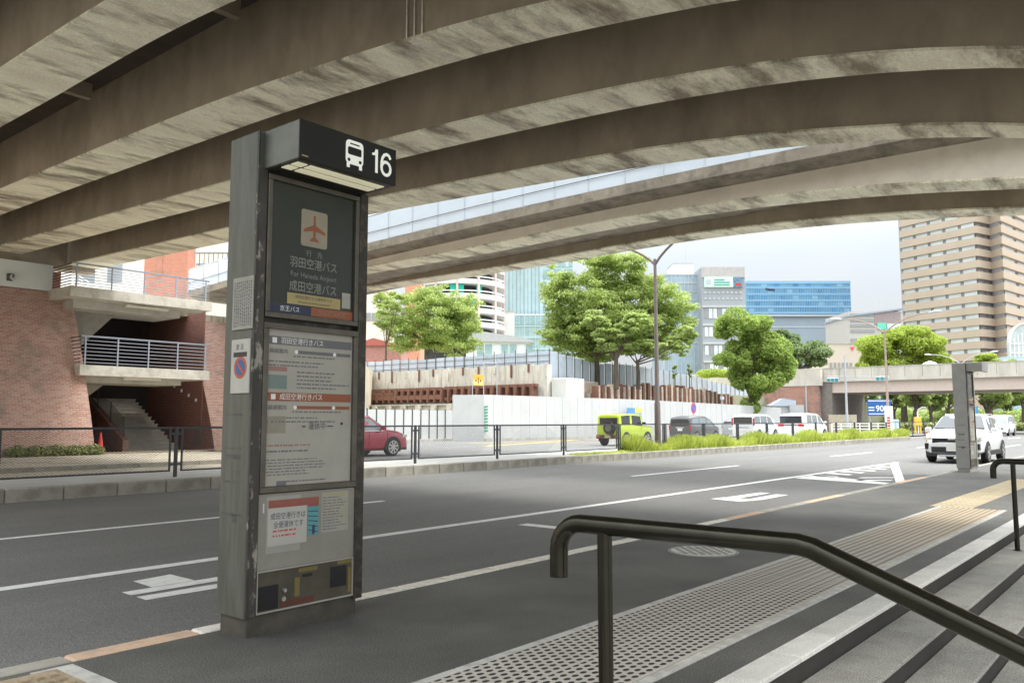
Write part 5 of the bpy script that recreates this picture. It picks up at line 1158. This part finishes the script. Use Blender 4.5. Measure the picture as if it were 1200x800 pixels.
# grey building with green sign
o, w_, h_ = fb('grey_building', 'grey building with a pale green roof sign and a logo panel', 'building', 824, 875, 313, 412, 205, 20, mat('grey_facade', (.33, .36, .40), .6, var=.08, scale=.2))
MB().box(0, w_, -.25, 0, h_ - 2.6, h_).obj('parapet_screen', mat('screen_grey', (.45, .43, .43), .6, var=.15, scale=.5, stretch=(3, 1, 1)), o)
z1 = far(850, 325, 205).z - o.location.z; z0 = far(850, 336.5, 205).z - o.location.z
MB().box(.6, 7.8, -.5, 0, z0, z1).obj('roof_sign', mat('sign_pale_teal', (.60, .80, .74), .5, var=.03), o, 'pale green sign with round grey emblem'); MB().disc((1.6, -.5, (z0 + z1) / 2), .75, 'y', -.05, 18).obj('emblem', M_lightg, o)
q = MB(); 
for k in range(3): q.box(3.0, 6.9 - (k == 0) * 1.3, -.55, -.5, z0 + .35 + (2 - k) * .62, z0 + .68 + (2 - k) * .62)
q.obj('sign_lines', mat('sign_green_text', (.08, .35, .30), .5), o)
MB().box(7.95, 10.2, -.5, 0, z0, z1).obj('logo_panel', mat('logo_blue', (.12, .25, .36), .5, var=.4, scale=1.5), o); MB().box(8.3, 9.8, -.55, -.5, z0 + .3, z0 + 1.0).obj('logo_red', M_red, o)
for r_ in range(2): 
    for j in range(9): MB().box(.6 + j * 1.1, 1.1 + j * 1.1, -.15, 0, z0 - 1.6 - r_ * 1.5, z0 - 1.1 - r_ * 1.5).obj('vent_panel', M_lightg, o)
for r_, n_ in ((0, 7), (1, 9), (2, 9), (3, 9)):
    zz = z0 - 5.4 - r_ * 4.6
    for j in range(n_): MB().box(.5 + j * 1.12, 1.35 + j * 1.12, -.12, 0, zz - 2.4, zz).obj('window', M_tg if (j + r_) % 3 else M_pier, o)
    MB().box(0, w_, -.3, 0, zz + .3, zz + .8).obj('floor_band', M_lightg, o)
o, w_, h_ = fb('blue_glass_wing', 'glass wing with blue panes joined to the grey building', 'building', 778, 823.5, 321, 412, 210, 18, glassmat('wing_glass', (.34, .46, .56), .15, var=.2, scale=.3))
for k in range(9): MB().box(-.05, w_, -.14, 0, h_ - 2.2 * k - .3, h_ - 2.2 * k).obj('transom', M_lightg, o)
for k in range(10): MB().box(k * w_ / 9 - .09, k * w_ / 9 + .09, -.2, -.14, -8, h_).obj('mullion', M_lightg if k < 9 else M_whprint, o)
o, w_, h_ = fb('white_plant_room', 'white flat roofed plant room above the blue glass wing', 'building', 789, 813, 309, 324, 216, 8, M_bandw)
MB().tube([(4, 3, h_), (4, 3, h_ + 4.5)], .08, 5).obj('mast', M_lightg, o); MB().box(-.1, w_ + .1, -.1, 8.1, h_, h_ + .2).obj('coping', M_conc, o)
# low grey building + beige building
o, w_, h_ = fb('low_grey_building', 'low slanting grey building with green sign between blue building and tan tower', 'building', 996, 1060, 365, 412, 200, 15, mat('low_grey', (.50, .48, .47), .8, var=.06), yaw=0)
for k in range(4): MB().box(.3, 6.2, -.15, 0, h_ - 1.2 - k * 1.3, h_ - .5 - k * 1.3).obj('window_strip', M_pier, o)
for k in range(2): MB().box(.3, 7.0, -.15, 0, h_ - 7.6 - k * 1.9, h_ - 6.6 - k * 1.9).obj('window_strip', M_pier, o)
MB().box(6.3, 12.6, -.12, 0, h_ - 3.2, h_ - .2).obj('dark_wall', mat('mauve_wall', (.32, .26, .27), .8), o); MB().box(6.8, 9.0, -.3, -.125, h_ - 4.4, h_ - 2.8).obj('green_sign', mat('green_sign', (.15, .60, .45), .5), o)
MB().box(9.2, 12.5, -.3, -.125, h_ - 4.3, h_ - 3.0).obj('pale_sign', mat('pale_green_sign', (.60, .72, .66), .5), o)
for x_ in (8.0, 9.8): MB().tube([(x_, 1, h_), (x_, 1, h_ + 3)], .07, 5).obj('mast', M_lightg, o)
MB().prism([(-.3, h_ - .9), (13.6, h_ + .9), (13.6, h_ + .5), (-.3, h_ - 1.3)], 'y', -.4, 15).obj('roof', M_bl, o)
o, w_, h_ = fb('beige_building', 'small beige building with tiny dark windows left of the yellow green dome tree', 'building', 971, 1014, 403, 440, 150, 10, mat('beige_wall', (.62, .54, .48), .85, var=.05))
for k in range(6): MB().box(.3 + k * .72, .7 + k * .72, -.08, 0, h_ - 4.3, h_ - 3.4).obj('window', M_pier, o)
MB().add([(4.0, -.1, h_ - .5), (4.5, -.1, h_ - .1 - .5), (4.9, -.1, h_ - .4), (4.5, -.1, h_ - 1.3)], [(3, 2, 1, 0)]).obj('red_mark', MATS['bright_red'], o); MB().box(-.1, w_ + .1, -.1, 10, h_, h_ + .2).obj('coping', M_conc, o)
# glass tower centre
M_gt = glassmat('teal_glass', (.50, .64, .66), .18, var=.12, scale=.2); M_gt2 = glassmat('teal_glass_dark', (.30, .44, .47), .15, var=.3, scale=.4)
o, w_, h_ = fb('glass_tower', 'pale teal glass tower behind the broad light green tree', 'tower', 592, 672, 296, 416, 225, 20, M_gt)
xd = w_ * .36
for k in range(10): MB().box(k * w_ / 18 - .1, k * w_ / 18 + .1, -.3, 0, -8, h_).obj('mullion', M_pier if k % 2 else M_gt2, o)
for j in range(7):
    for k in range(8): MB().box(w_ * .55 + k * w_ * .056 + .1, w_ * .55 + (k + 1) * w_ * .056 - .1, -.2, 0, h_ - 4 - j * 3.4, h_ - 1.3 - j * 3.4).obj('pane', M_gt2 if (j + k) % 3 else M_gt, o)
o2, w2, h2_ = fb('lower_glass_block', 'lower glass block in front of the pale teal tower', 'building', 602, 672, 368, 418, 215, 8, glassmat('teal_glass_mid', (.36, .50, .52), .15, var=.2, scale=.5))
for k in range(12): MB().box(k * w2 / 11 - .08, k * w2 / 11 + .08, -.2, 0, -6, h2_).obj('mullion', M_gt, o2)
for k in range(5): MB().box(0, w2, -.16, 0, h2_ - .3 - k * 3.0, h2_ - k * 3.0).obj('transom', M_gt if k else M_whprint, o2)
MB().box(0, w2, -.12, 0, h2_ - 2.8, h2_ - .3).obj('dark_band', M_gt2, o2)
o, w_, h_ = fb('white_stair_block', 'plain white wall block between the round building and the glass block', 'building', 584, 603, 366, 420, 190, 8, M_bandw)
MB().box(-.05, w_ + .05, -.05, 8, h_, h_ + .3).obj('coping', M_conc, o)
# round parking building
M_ring = mat('ring_white', (.70, .70, .70), .7, var=.06, scale=.3); M_pink = mat('pink_column', (.60, .50, .47), .8, var=.06); M_net = mat('teal_net', (.02, .42, .33), .7, var=.15, scale=1)
pc = far(537, 400, 186); Rr = 10.6
rd = thing('round_building', 'round open sided building with white ring floors, pink columns and green nets', 'building', (pc.x, pc.y, 0))
zf = [far(575, v, 176).z for v in (399, 382.5, 366, 349, 332, 315, 298)]
ang0 = math.atan2(-pc.y, -pc.x)
def arc(r0, r1, z0, z1, n=40):
    m = MB(); vs = []; 
    for k in range(n):
        a = 2 * math.pi * k / n
        for r_, z in ((r0, z0), (r1, z0), (r1, z1), (r0, z1)): vs.append((r_ * math.cos(a), r_ * math.sin(a), z))
    fs = []
    for k in range(n):
        j = (k + 1) % n
        for q_ in range(4): w__ = (q_ + 1) % 4; fs.append((4 * k + q_, 4 * j + q_, 4 * j + w__, 4 * k + w__))
    return m.add(vs, fs)
MB().cyl((0, 0, 0), Rr * .72, zf[-1], 28).obj('dark_core', mat('parking_dark', (.06, .06, .06), .9), rd)
for i, z_ in enumerate(zf):
    arc(Rr * .7, Rr, z_, z_ + 1.05).obj('ring_floor', M_ring, rd, smooth=True, sharp=40)
    if i < len(zf) - 1: arc(Rr - .12, Rr - .02, z_ + 1.5, z_ + 1.75).obj('rail', M_ring, rd, smooth=True, sharp=40)
for k in range(14):
    a = ang0 + .42 + 2 * math.pi * k / 14; cobj = MB().box(-.22, .22, -.25, .25, zf[0], zf[-1] + 1).obj('column', M_pink, rd)
    cobj.location = ((Rr - .1) * math.cos(a), (Rr - .1) * math.sin(a), 0); cobj.rotation_euler = (0, 0, a)
for (da, i) in ((-.52, 5), (-.12, 4), (.05, 4), (.45, 4), (.32, 5), (.3, 3)):
    a = ang0 + da; o = MB().box(-.05, .05, -.62, .62, zf[i - 1] + 1.1 + (.5 if i % 2 else 0), zf[i] - .05).obj('green_net', M_net, rd); o.location = ((Rr - .5) * math.cos(a), (Rr - .5) * math.sin(a), 0); o.rotation_euler = (0, 0, a)
MB().tube([(0, 0, zf[-1] + 1.0), (0, 0, zf[-1] + 3.0)], [Rr, Rr * .6], 28).obj('roof', M_ring, rd)
o, w_, h_ = fb('podium_building', 'low white podium with grey sloping roof under the round building', 'building', 546, 622, 398, 424, 172, 12, mat('podium_white', (.70, .72, .74), .6, var=.05))
MB().prism([(-1, h_ + 1.7), (w_ * .3, h_ + 1.6), (w_ * .9, h_ + .4), (w_ + .6, h_ - .3), (w_ + .6, h_ - .6), (-1, h_ - .3)][::-1], 'y', -.6, 10).obj('roof', mat('podium_roof', (.42, .44, .46), .6), o)
for k in range(8): MB().box(.6 + k * 1.7, 2.0 + k * 1.7, -.1, 0, -.5, h_ - 1.0).obj('window', M_gt2 if k % 3 else M_tg, o)
# pale building on the left, red roof
o, w_, h_ = fb('pale_building', 'pale cream building with a window strip just right of the bus stop pillar', 'building', 405, 452, 335, 412, 130, 10, mat('pale_cream', (.78, .72, .66), .8, var=.04))
for k in range(4): MB().box(w_ - 4.6 + k * 1.15, w_ - 3.6 + k * 1.15, -.1, 0, h_ - 5.6, h_ - 4.3).obj('window', M_pier if k % 2 else MATS['dim_glass'], o)
MB().box(-.1, w_ + .1, -.12, 10, h_ - 1.0, h_ - .6).obj('band', M_conc, o)
o, w_, h_ = fb('red_roof_building', 'low building with a dull red roof above the blue site fence', 'building', 415, 470, 404, 420, 110, 8, mat('dull_pink', (.45, .22, .2), .8))
MB().prism([(-.3, h_ - .1), (w_ * .4, h_ + .9), (w_ + .3, h_ - .1)], 'y', -.3, 8.3).obj('roof', mat('roof_red', (.42, .12, .10), .8), o)
o, w_, h_ = fb('orange_block', 'orange brick block showing through the top of the left tree', 'building', 474, 492, 330, 400, 128, 6, mat('orange_wall', (.62, .30, .2), .8)); MB().box(-.1, w_ + .1, -.1, 6, h_, h_ + .3).obj('coping', M_conc, o)
# ================================================================ VEHICLES
M_glass = glassmat('car_glass', (.03, .035, .04), .05, var=.1, spec=1.0); M_glassl = glassmat('car_glass_light', (.22, .26, .28), .08, var=.3, spec=1.0)
M_chrome = mat('chrome', (.7, .7, .7), .15, var=.05, metal=1.0); M_hl = mat('headlight', (.65, .66, .64), .12, var=.2, scale=12, coat=1); M_amber = mat('amber_light', (.8, .62, .35), .3, emit=.2)
M_tail = mat('tail_light', (.45, .02, .03), .2, var=.1, coat=1); M_clad = mat('black_cladding', (.03, .03, .032), .6, var=.15)
def paintm(n_, c): return mat(n_, c, .28, var=.03, scale=.6, coat=.8)
def vehicle(label, cat, x, y, z, rz, Lg, Wd, H, paint_, st, wheels, wr=.34, glass=None, name='parked_car', zb=.22, spoke=6, group='vehicles on the road and side road', clad=False, tum=.76, side_win=(), shield=None, rear=None, belt=None, z0cut=True, rim=None):
    """st: stations (x fraction of length from the rear 0 to the nose 1, belt z, top z, half width scale); local +x is forward"""
    glass = glass or M_glass
    o = thing(name, label, cat, (x, y, z), rz, group); hw = Wd / 2
    rings = []
    for (f, bz_, tz, ws) in st:
        X = f * Lg - Lg / 2; w_ = hw * ws; g_ = tz - bz_; tw_ = w_ * (1 - (1 - tum) * min(1, g_ / .55)); c_ = min(.07, max(g_, .02) * .4)
        h2 = [(0, zb), (w_ * .82, zb), (w_ * .97, zb + .10), (w_, zb + (bz_ - zb) * .5), (w_ * .985, bz_ - .06), (w_ * .95, bz_), (tw_, tz - c_), (tw_ - .10, tz - .012), (tw_ * .5, tz + .015), (0, tz + .02)]
        rings.append([(X, a, b_) for a, b_ in h2] + [(X, -a, b_) for a, b_ in h2[-2:0:-1]])
    m = MB(); n = len(rings[0])
    for r_ in rings: m.v += r_
    for i in range(len(rings) - 1):
        for k in range(n): j = (k + 1) % n; m.f.append((i * n + k, (i + 1) * n + k, (i + 1) * n + j, i * n + j))
    m.f.append(tuple(range(n))); m.f.append(tuple(range((len(rings) - 1) * n, len(rings) * n))[::-1])
    body = m.obj('body', paint_, o, smooth=True, sharp=28)
    bmm = bmesh.new(); bmm.from_mesh(body.data); bmesh.ops.recalc_face_normals(bmm, faces=bmm.faces); bmm.to_mesh(body.data); bmm.free()
    def sec(f):
        fs = [s_[0] for s_ in st]; bz_, tz, ws = (float(np.interp(f, fs, [s_[q] for s_ in st])) for q in (1, 2, 3)); w_ = hw * ws; tw_ = w_ * (1 - (1 - tum) * min(1, (tz - bz_) / .55)); return f * Lg - Lg / 2, bz_, tz, w_ * .95, tw_, min(.07, max(tz - bz_, .02) * .4)
    for (fa, fb_, ft0, ft1) in side_win:          # bottom from fa..fb_, top from ft0..ft1
        for s_ in (1, -1):
            P_ = []
            for f, t_ in ((fa, .06), (fb_, .06), (ft1, .93), (ft0, .93)):
                X, bz_, tz, w_, tw_, c_ = sec(f); P_.append((X, s_ * (w_ + (tw_ - w_) * t_ + .007), bz_ + (tz - c_ - bz_) * t_))
            m = MB(); q_ = [(p[0], p[1] - s_ * .03, p[2]) for p in P_]; m.add(P_ + q_, [(0, 1, 2, 3), (0, 4, 5, 1), (1, 5, 6, 2), (2, 6, 7, 3), (3, 7, 4, 0)]); m.obj('window', glass, o)
    def pane(nm, f0, f1, gl):
        X0, b0, t0, w0, tw0, c0_ = sec(f0); X1, b1_, t1, w1, tw1, c1_ = sec(f1); dx = 1 if f0 > f1 else -1
        A_ = (X0 + dx * .012, -(tw0 - .06), t0 + .035); B_ = (X0 + dx * .012, tw0 - .06, t0 + .035); C_ = (X1 + dx * .012, tw1 - .10, t1 + .02); D__ = (X1 + dx * .012, -(tw1 - .10), t1 + .02)
        m = MB(); lo_ = [(p[0] - dx * .03, p[1], p[2] - .03) for p in (A_, B_, C_, D__)]; m.add([A_, B_, C_, D__] + lo_, [(0, 1, 2, 3), (0, 4, 5, 1), (1, 5, 6, 2), (2, 6, 7, 3), (3, 7, 4, 0)]); m.obj(nm, gl, o)
    if shield: pane('windscreen', *shield, glass)
    if rear: pane('rear_window', *rear, glass)
    wm = hw
    for f in wheels:
        for s_ in (1, -1):
            X = f * Lg - Lg / 2
            a = MB(); pts = [(X + (wr + .07) * math.cos(R(t_)), wr + (wr + .07) * math.sin(R(t_))) for t_ in range(-25, 206, 11)]
            ya = s_ * (hw - .05); yb = s_ * (hw + .010); a.prism(pts if s_ < 0 else pts[::-1], 'y', min(ya, yb), max(ya, yb)); a.obj('wheel_arch', M_clad if clad else M_black, o)
            t_ = MB(); yc = s_ * (hw - .19); yo = s_ * (hw + .022); t_.tube([(X, yc, wr), (X, yo - s_ * .03, wr), (X, yo, wr)], [wr, wr, wr - .035], 22); tyre = t_.obj('tyre', M_tyre, o, smooth=True)
            rm = MB(); r0 = wr * .66
            rm.tube([(X, yo - s_ * .02, wr), (X, yo + s_ * .004, wr)], [.07, .05], 10)
            for q_ in range(spoke):
                aa = 2 * math.pi * q_ / spoke + .3; ca, sa = math.cos(aa), math.sin(aa); px_, pz_ = -sa * .028, ca * .028
                y_ = yo + s_ * .003; rm.add([(X + px_ * .8, y_, wr + pz_ * .8), (X - px_ * .8, y_, wr - pz_ * .8), (X + ca * r0 - px_ * 1.5, y_, wr + sa * r0 - pz_ * 1.5), (X + ca * r0 + px_ * 1.5, y_, wr + sa * r0 + pz_ * 1.5)], [(0, 1, 2, 3) if s_ < 0 else (3, 2, 1, 0)])
            n2 = 24
            for q_ in range(n2):
                a0, a1 = 2 * math.pi * q_ / n2, 2 * math.pi * (q_ + 1) / n2; y_ = yo + s_ * .002
                rm.add([(X + r0 * math.cos(a0), y_, wr + r0 * math.sin(a0)), (X + (r0 + .03) * math.cos(a0), y_, wr + (r0 + .03) * math.sin(a0)), (X + (r0 + .03) * math.cos(a1), y_, wr + (r0 + .03) * math.sin(a1)), (X + r0 * math.cos(a1), y_, wr + r0 * math.sin(a1))], [(0, 1, 2, 3)])
            rm.obj('rim', rim or M_alu, tyre)
    return o
def B_(o, nm, m_, *boxes, label=None, bev=.01):
    m = MB()
    for b_ in boxes: m.bbox(*b_, bev)
    return m.obj(nm, m_, o, label)
def mirrors(o, x, z, hw, m_):
    for s_ in (1, -1): 
        k = MB(); y0 = s_ * (hw + .02); y1 = s_ * (hw + .22); k.bbox(x - .08, x + .06, min(y0, y1), max(y0, y1), z, z + .15, .03); k.box(x - .03, x + .03, min(s_ * (hw - .1), y0), max(s_ * (hw - .1), y0), z + .02, z + .05); k.obj('mirror', m_, o)
def plate(o, x, z, back, m_=None):
    s_ = -1 if back else 1; MB().box(min(x, x + s_ * .015), max(x, x + s_ * .015), -.165, .165, z, z + .165).obj('number_plate', m_ or M_whprint, o)
# white SUV coming towards the camera
P_white = paintm('white_car_paint', (.80, .81, .82))
sv = vehicle('white compact SUV facing the camera, black lower bumper, partly behind the grey pillar', 'car', 33.6, 6.42, -.12, math.pi, 4.6, 1.86, 1.69, P_white,
    [(0, .95, 1.0, .80), (.02, 1.02, 1.12, .90), (.10, 1.06, 1.50, .95), (.20, 1.07, 1.64, .99), (.45, 1.04, 1.69, 1.0), (.53, 1.02, 1.66, 1.0), (.58, 1.01, 1.60, 1.0), (.74, .99, 1.08, 1.0), (.84, .96, 1.05, .985), (.91, .91, 1.0, .965), (.955, .84, .93, .92), (.985, .74, .82, .86), (1, .60, .68, .78)],
    (.19, .79), .345, side_win=((.16, .40, .19, .40), (.42, .66, .42, .57)), shield=(.715, .57), rear=(.03, .105), name='suv', clad=True, glass=glassmat('suv_glass', (.09, .10, .11), .12, var=.2, spec=.6), zb=.30, group='')
if 'group' in sv: del sv['group']
B_(sv, 'front_bumper', M_clad, (2.12, 2.315, -.80, .80, .24, .36), (2.05, 2.305, -.64, .64, .37, .57)); B_(sv, 'upper_grille', M_black, (2.08, 2.29, -.60, .60, .69, .86))
B_(sv, 'badge', M_chrome, (2.30, 2.325, -.11, .11, .80, .88)); B_(sv, 'headlight', M_hl, (1.98, 2.235, -.885, -.62, .80, .90)); B_(sv, 'headlight', M_hl, (1.98, 2.235, .62, .885, .80, .90)); B_(sv, 'daytime_light', M_amber, (2.236, 2.245, -.80, -.68, .81, .86), (2.236, 2.245, .68, .80, .81, .86))
B_(sv, 'fog_light', M_black, (2.10, 2.30, -.84, -.72, .48, .68)); B_(sv, 'fog_light', M_black, (2.10, 2.30, .72, .84, .48, .68)); B_(sv, 'skid_plate', M_lightg, (2.15, 2.335, -.45, .45, .24, .30))
B_(sv, 'side_cladding', M_clad, (-1.0, 1.0, -.945, -.90, .28, .44), (-1.0, 1.0, .90, .945, .28, .44)); B_(sv, 'door_handle', P_white, (.05, .22, -.955, -.93, .92, .95), (-.85, -.68, -.955, -.93, .93, .96), (.05, .22, .93, .955, .92, .95), (-.85, -.68, .93, .955, .93, .96))
B_(sv, 'roof_rail', M_alu, (-1.3, -.1, -.66, -.63, 1.66, 1.70), (-1.3, -.1, .63, .66, 1.66, 1.70)); mirrors(sv, .78, 1.06, .93, P_white); plate(sv, 2.318, .42, False)
B_(sv, 'wiper', M_black, (.95, .99, -.55, .05, 1.13, 1.145))
# red SUV on the side road, side on
P_red = paintm('red_car_paint', (.42, .02, .05))
rs2 = vehicle('red compact SUV side on, its front half showing right of the bus stop pillar', 'car', 20.55, 24.75, -.02, 0, 4.35, 1.8, 1.6, P_red,
    [(0, .9, .95, .80), (.02, .98, 1.05, .90), (.12, 1.0, 1.45, .97), (.25, 1.0, 1.58, 1.0), (.45, .98, 1.60, 1.0), (.56, .97, 1.54, 1.0), (.73, .93, 1.02, 1.0), (.87, .86, .96, .98), (.96, .74, .84, .92), (1, .55, .65, .82)],
    (.20, .80), .34, side_win=((.16, .42, .20, .42), (.44, .68, .44, .575)), shield=(.725, .565), rear=(.03, .13), name='suv', glass=M_glassl, spoke=8, group='cars on the side road')
B_(rs2, 'headlight', M_hl, (1.85, 2.09, -.84, -.55, .70, .82)); B_(rs2, 'headlight', M_hl, (1.85, 2.09, .55, .84, .70, .82)); B_(rs2, 'front_bumper', M_clad, (1.9, 2.19, -.72, .72, .22, .36)); mirrors(rs2, .72, 1.0, .9, P_red)
B_(rs2, 'door_line', M_black, (.10, .112, -.903, -.89, .4, .95), (1.02, 1.03, -.903, -.89, .45, .9)); B_(rs2, 'window_trim', M_chrome, (-1.4, .80, -.885, -.862, .955, .975))
# yellow kei off-roader
P_yel = paintm('lime_yellow_paint', (.46, .60, .03))
jp = vehicle('lime yellow boxy off-roader with spare wheel on its back door, seen from behind', 'car', 39.3, 24.2, -.02, 0, 3.4, 1.5, 1.72, P_yel,
    [(0, 1.06, 1.62, .97), (.02, 1.08, 1.68, 1.0), (.3, 1.08, 1.72, 1.0), (.60, 1.06, 1.70, 1.0), (.645, 1.04, 1.66, 1.0), (.71, 1.02, 1.08, 1.0), (.97, .98, 1.03, .98), (1, .90, .95, .94)],
    (.17, .82), .34, side_win=((.05, .30, .05, .30), (.36, .66, .36, .625)), shield=(.705, .65), name='off_roader', tum=.9, clad=True, zb=.38, group='cars on the side road')
B_(jp, 'rear_window', M_glass, (-1.715, -1.69, -.56, .56, 1.13, 1.50)); m = MB().tube([(-1.92, -.12, .95), (-1.71, -.12, .95)], .33, 22); tq = m.obj('spare_wheel', M_tyre, jp, smooth=True); MB().tube([(-1.935, -.12, .95), (-1.915, -.12, .95)], .19, 16).obj('spare_rim', M_steelg, tq)
B_(jp, 'rear_bumper', M_clad, (-1.83, -1.66, -.72, .72, .38, .58)); B_(jp, 'tail_light', M_tail, (-1.85, -1.82, -.66, -.44, .43, .53), (-1.85, -1.82, .44, .66, .43, .53)); plate(jp, -1.84, .42, True, M_yel); mirrors(jp, .52, 1.12, .75, M_black)
B_(jp, 'rain_gutter', M_black, (-1.6, .4, -.76, -.735, 1.60, 1.62)); B_(jp, 'lower_cladding', M_clad, (-.75, .75, -.765, -.73, .36, .46))
# dark grey minivan
P_gry = paintm('dark_grey_paint', (.085, .085, .09))
gv = vehicle('dark grey compact minivan parked behind the grass strip right of the street lamp', 'van', 50.2, 25.55, -.02, 0, 4.2, 1.62, 1.62, P_gry,
    [(0, .98, 1.45, .95), (.015, 1.0, 1.56, .98), (.2, 1.0, 1.62, 1.0), (.55, .98, 1.62, 1.0), (.68, .96, 1.48, 1.0), (.82, .92, 1.02, 1.0), (.95, .82, .9, .96), (1, .6, .7, .88)],
    (.18, .82), .31, side_win=((.05, .28, .07, .28), (.30, .52, .30, .52), (.54, .76, .54, .67)), shield=(.815, .69), name='minivan', tum=.86, glass=M_glassl, group='cars on the side road')
B_(gv, 'rear_window', M_glass, (-2.115, -2.08, -.62, .62, 1.02, 1.44)); B_(gv, 'tail_light', M_tail, (-2.11, -2.05, -.80, -.68, .75, 1.05), (-2.11, -2.05, .68, .80, .75, 1.05)); plate(gv, -2.11, .68, True); B_(gv, 'chrome_trim', M_chrome, (-2.13, -2.10, -.3, .3, .86, .90), (-2.0, 1.2, -.815, -.80, .97, .985)); B_(gv, 'rear_bumper', M_clad, (-2.12, -2.0, -.74, .74, .24, .36))
# small grey hatchback behind
P_slv = paintm('silver_paint', (.42, .43, .45))
hb = vehicle('small silver hatchback half hidden between the dark minivan and the white van', 'car', 64.2, 28.6, -.02, 0, 3.9, 1.62, 1.46, P_slv,
    [(0, .92, .98, .9), (.03, .96, 1.30, .97), (.25, .97, 1.46, 1.0), (.6, .95, 1.45, 1.0), (.76, .92, 1.0, 1.0), (.95, .8, .88, .95), (1, .6, .68, .88)],
    (.18, .82), .3, side_win=((.10, .40, .14, .40), (.42, .70, .42, .62)), shield=(.755, .61), rear=(.005, .06), name='hatchback', group='cars on the side road')
B_(hb, 'tail_light', M_tail, (-1.94, -1.86, -.78, -.6, .72, .95), (-1.94, -1.86, .6, .78, .72, .95)); B_(hb, 'rear_window', M_glass, (-1.9, -1.85, -.58, .58, 1.0, 1.25)); plate(hb, -1.95, .6, True)
# white minivan and white van
wv = vehicle('white minivan with dark rear window and red tail lights, left of the larger white van', 'van', 59.5, 25.3, -.02, 0, 4.7, 1.74, 1.80, P_white,
    [(0, 1.02, 1.60, .95), (.015, 1.04, 1.72, .98), (.2, 1.05, 1.80, 1.0), (.6, 1.02, 1.79, 1.0), (.70, 1.0, 1.66, 1.0), (.86, .95, 1.06, 1.0), (.96, .85, .93, .95), (1, .62, .72, .88)],
    (.19, .82), .32, side_win=((.04, .26, .06, .26), (.28, .52, .28, .52), (.54, .80, .54, .685)), shield=(.855, .705), name='minivan', tum=.87, glass=M_glassl, group='cars on the side road')
B_(wv, 'rear_window', M_glass, (-2.375, -2.34, -.70, .70, 1.08, 1.60)); B_(wv, 'tail_light', M_tail, (-2.37, -2.30, -.87, -.76, .98, 1.52)); B_(wv, 'tail_light', M_tail, (-2.37, -2.30, .76, .87, .98, 1.52)); B_(wv, 'rear_trim', M_steelg, (-2.37, -2.34, -.45, .45, .82, .86)); plate(wv, -2.365, .58, True)
xv = vehicle('long white people carrier with wide rear window, rightmost of the parked vehicles', 'van', 60.1, 21.95, -.02, 0, 4.95, 1.9, 1.86, P_white,
    [(0, 1.08, 1.62, .93), (.015, 1.10, 1.76, .97), (.15, 1.12, 1.86, 1.0), (.6, 1.08, 1.85, 1.0), (.70, 1.05, 1.72, 1.0), (.86, .98, 1.10, 1.0), (.96, .86, .95, .95), (1, .62, .75, .88)],
    (.19, .82), .34, side_win=((.14, .34, .15, .34), (.36, .56, .36, .56), (.60, .82, .60, .69)), shield=(.855, .705), name='people_carrier', tum=.87, glass=M_glassl, group='cars on the side road')
B_(xv, 'rear_window', M_glass, (-2.50, -2.46, -.78, .78, 1.18, 1.66)); B_(xv, 'tail_light', M_tail, (-2.50, -2.42, -.93, -.52, .94, 1.10)); B_(xv, 'tail_light', M_tail, (-2.50, -2.42, .52, .93, .94, 1.10)); B_(xv, 'tail_strip', MATS['dull_red'], (-2.49, -2.46, -.52, .52, 1.0, 1.07)); plate(xv, -2.49, .66, True); mirrors(xv, 1.4, 1.12, .95, P_white)
# far white van on the road
fv = vehicle('white van driving towards the camera in the distance at the right edge', 'van', 90.5, 14.2, -.12, math.pi, 4.7, 1.72, 1.95, P_white,
    [(0, 1.1, 1.75, .95), (.015, 1.12, 1.88, .98), (.2, 1.12, 1.95, 1.0), (.7, 1.10, 1.94, 1.0), (.80, 1.06, 1.80, 1.0), (.93, 1.0, 1.12, 1.0), (.98, .85, .95, .96), (1, .6, .8, .9)],
    (.2, .85), .32, side_win=((.06, .30, .07, .30), (.33, .6, .33, .6), (.63, .88, .63, .79)), shield=(.925, .805), name='van', tum=.86, glass=M_glassl, group='')
if 'group' in fv: del fv['group']
B_(fv, 'front_grille', M_black, (2.30, 2.355, -.5, .5, .62, .74)); B_(fv, 'headlight', M_hl, (2.22, 2.34, -.82, -.55, .68, .88), (2.22, 2.34, .55, .82, .68, .88)); B_(fv, 'front_bumper', M_clad, (2.25, 2.37, -.7, .7, .24, .36)); plate(fv, 2.355, .44, False); mirrors(fv, 1.55, 1.15, .86, P_white)
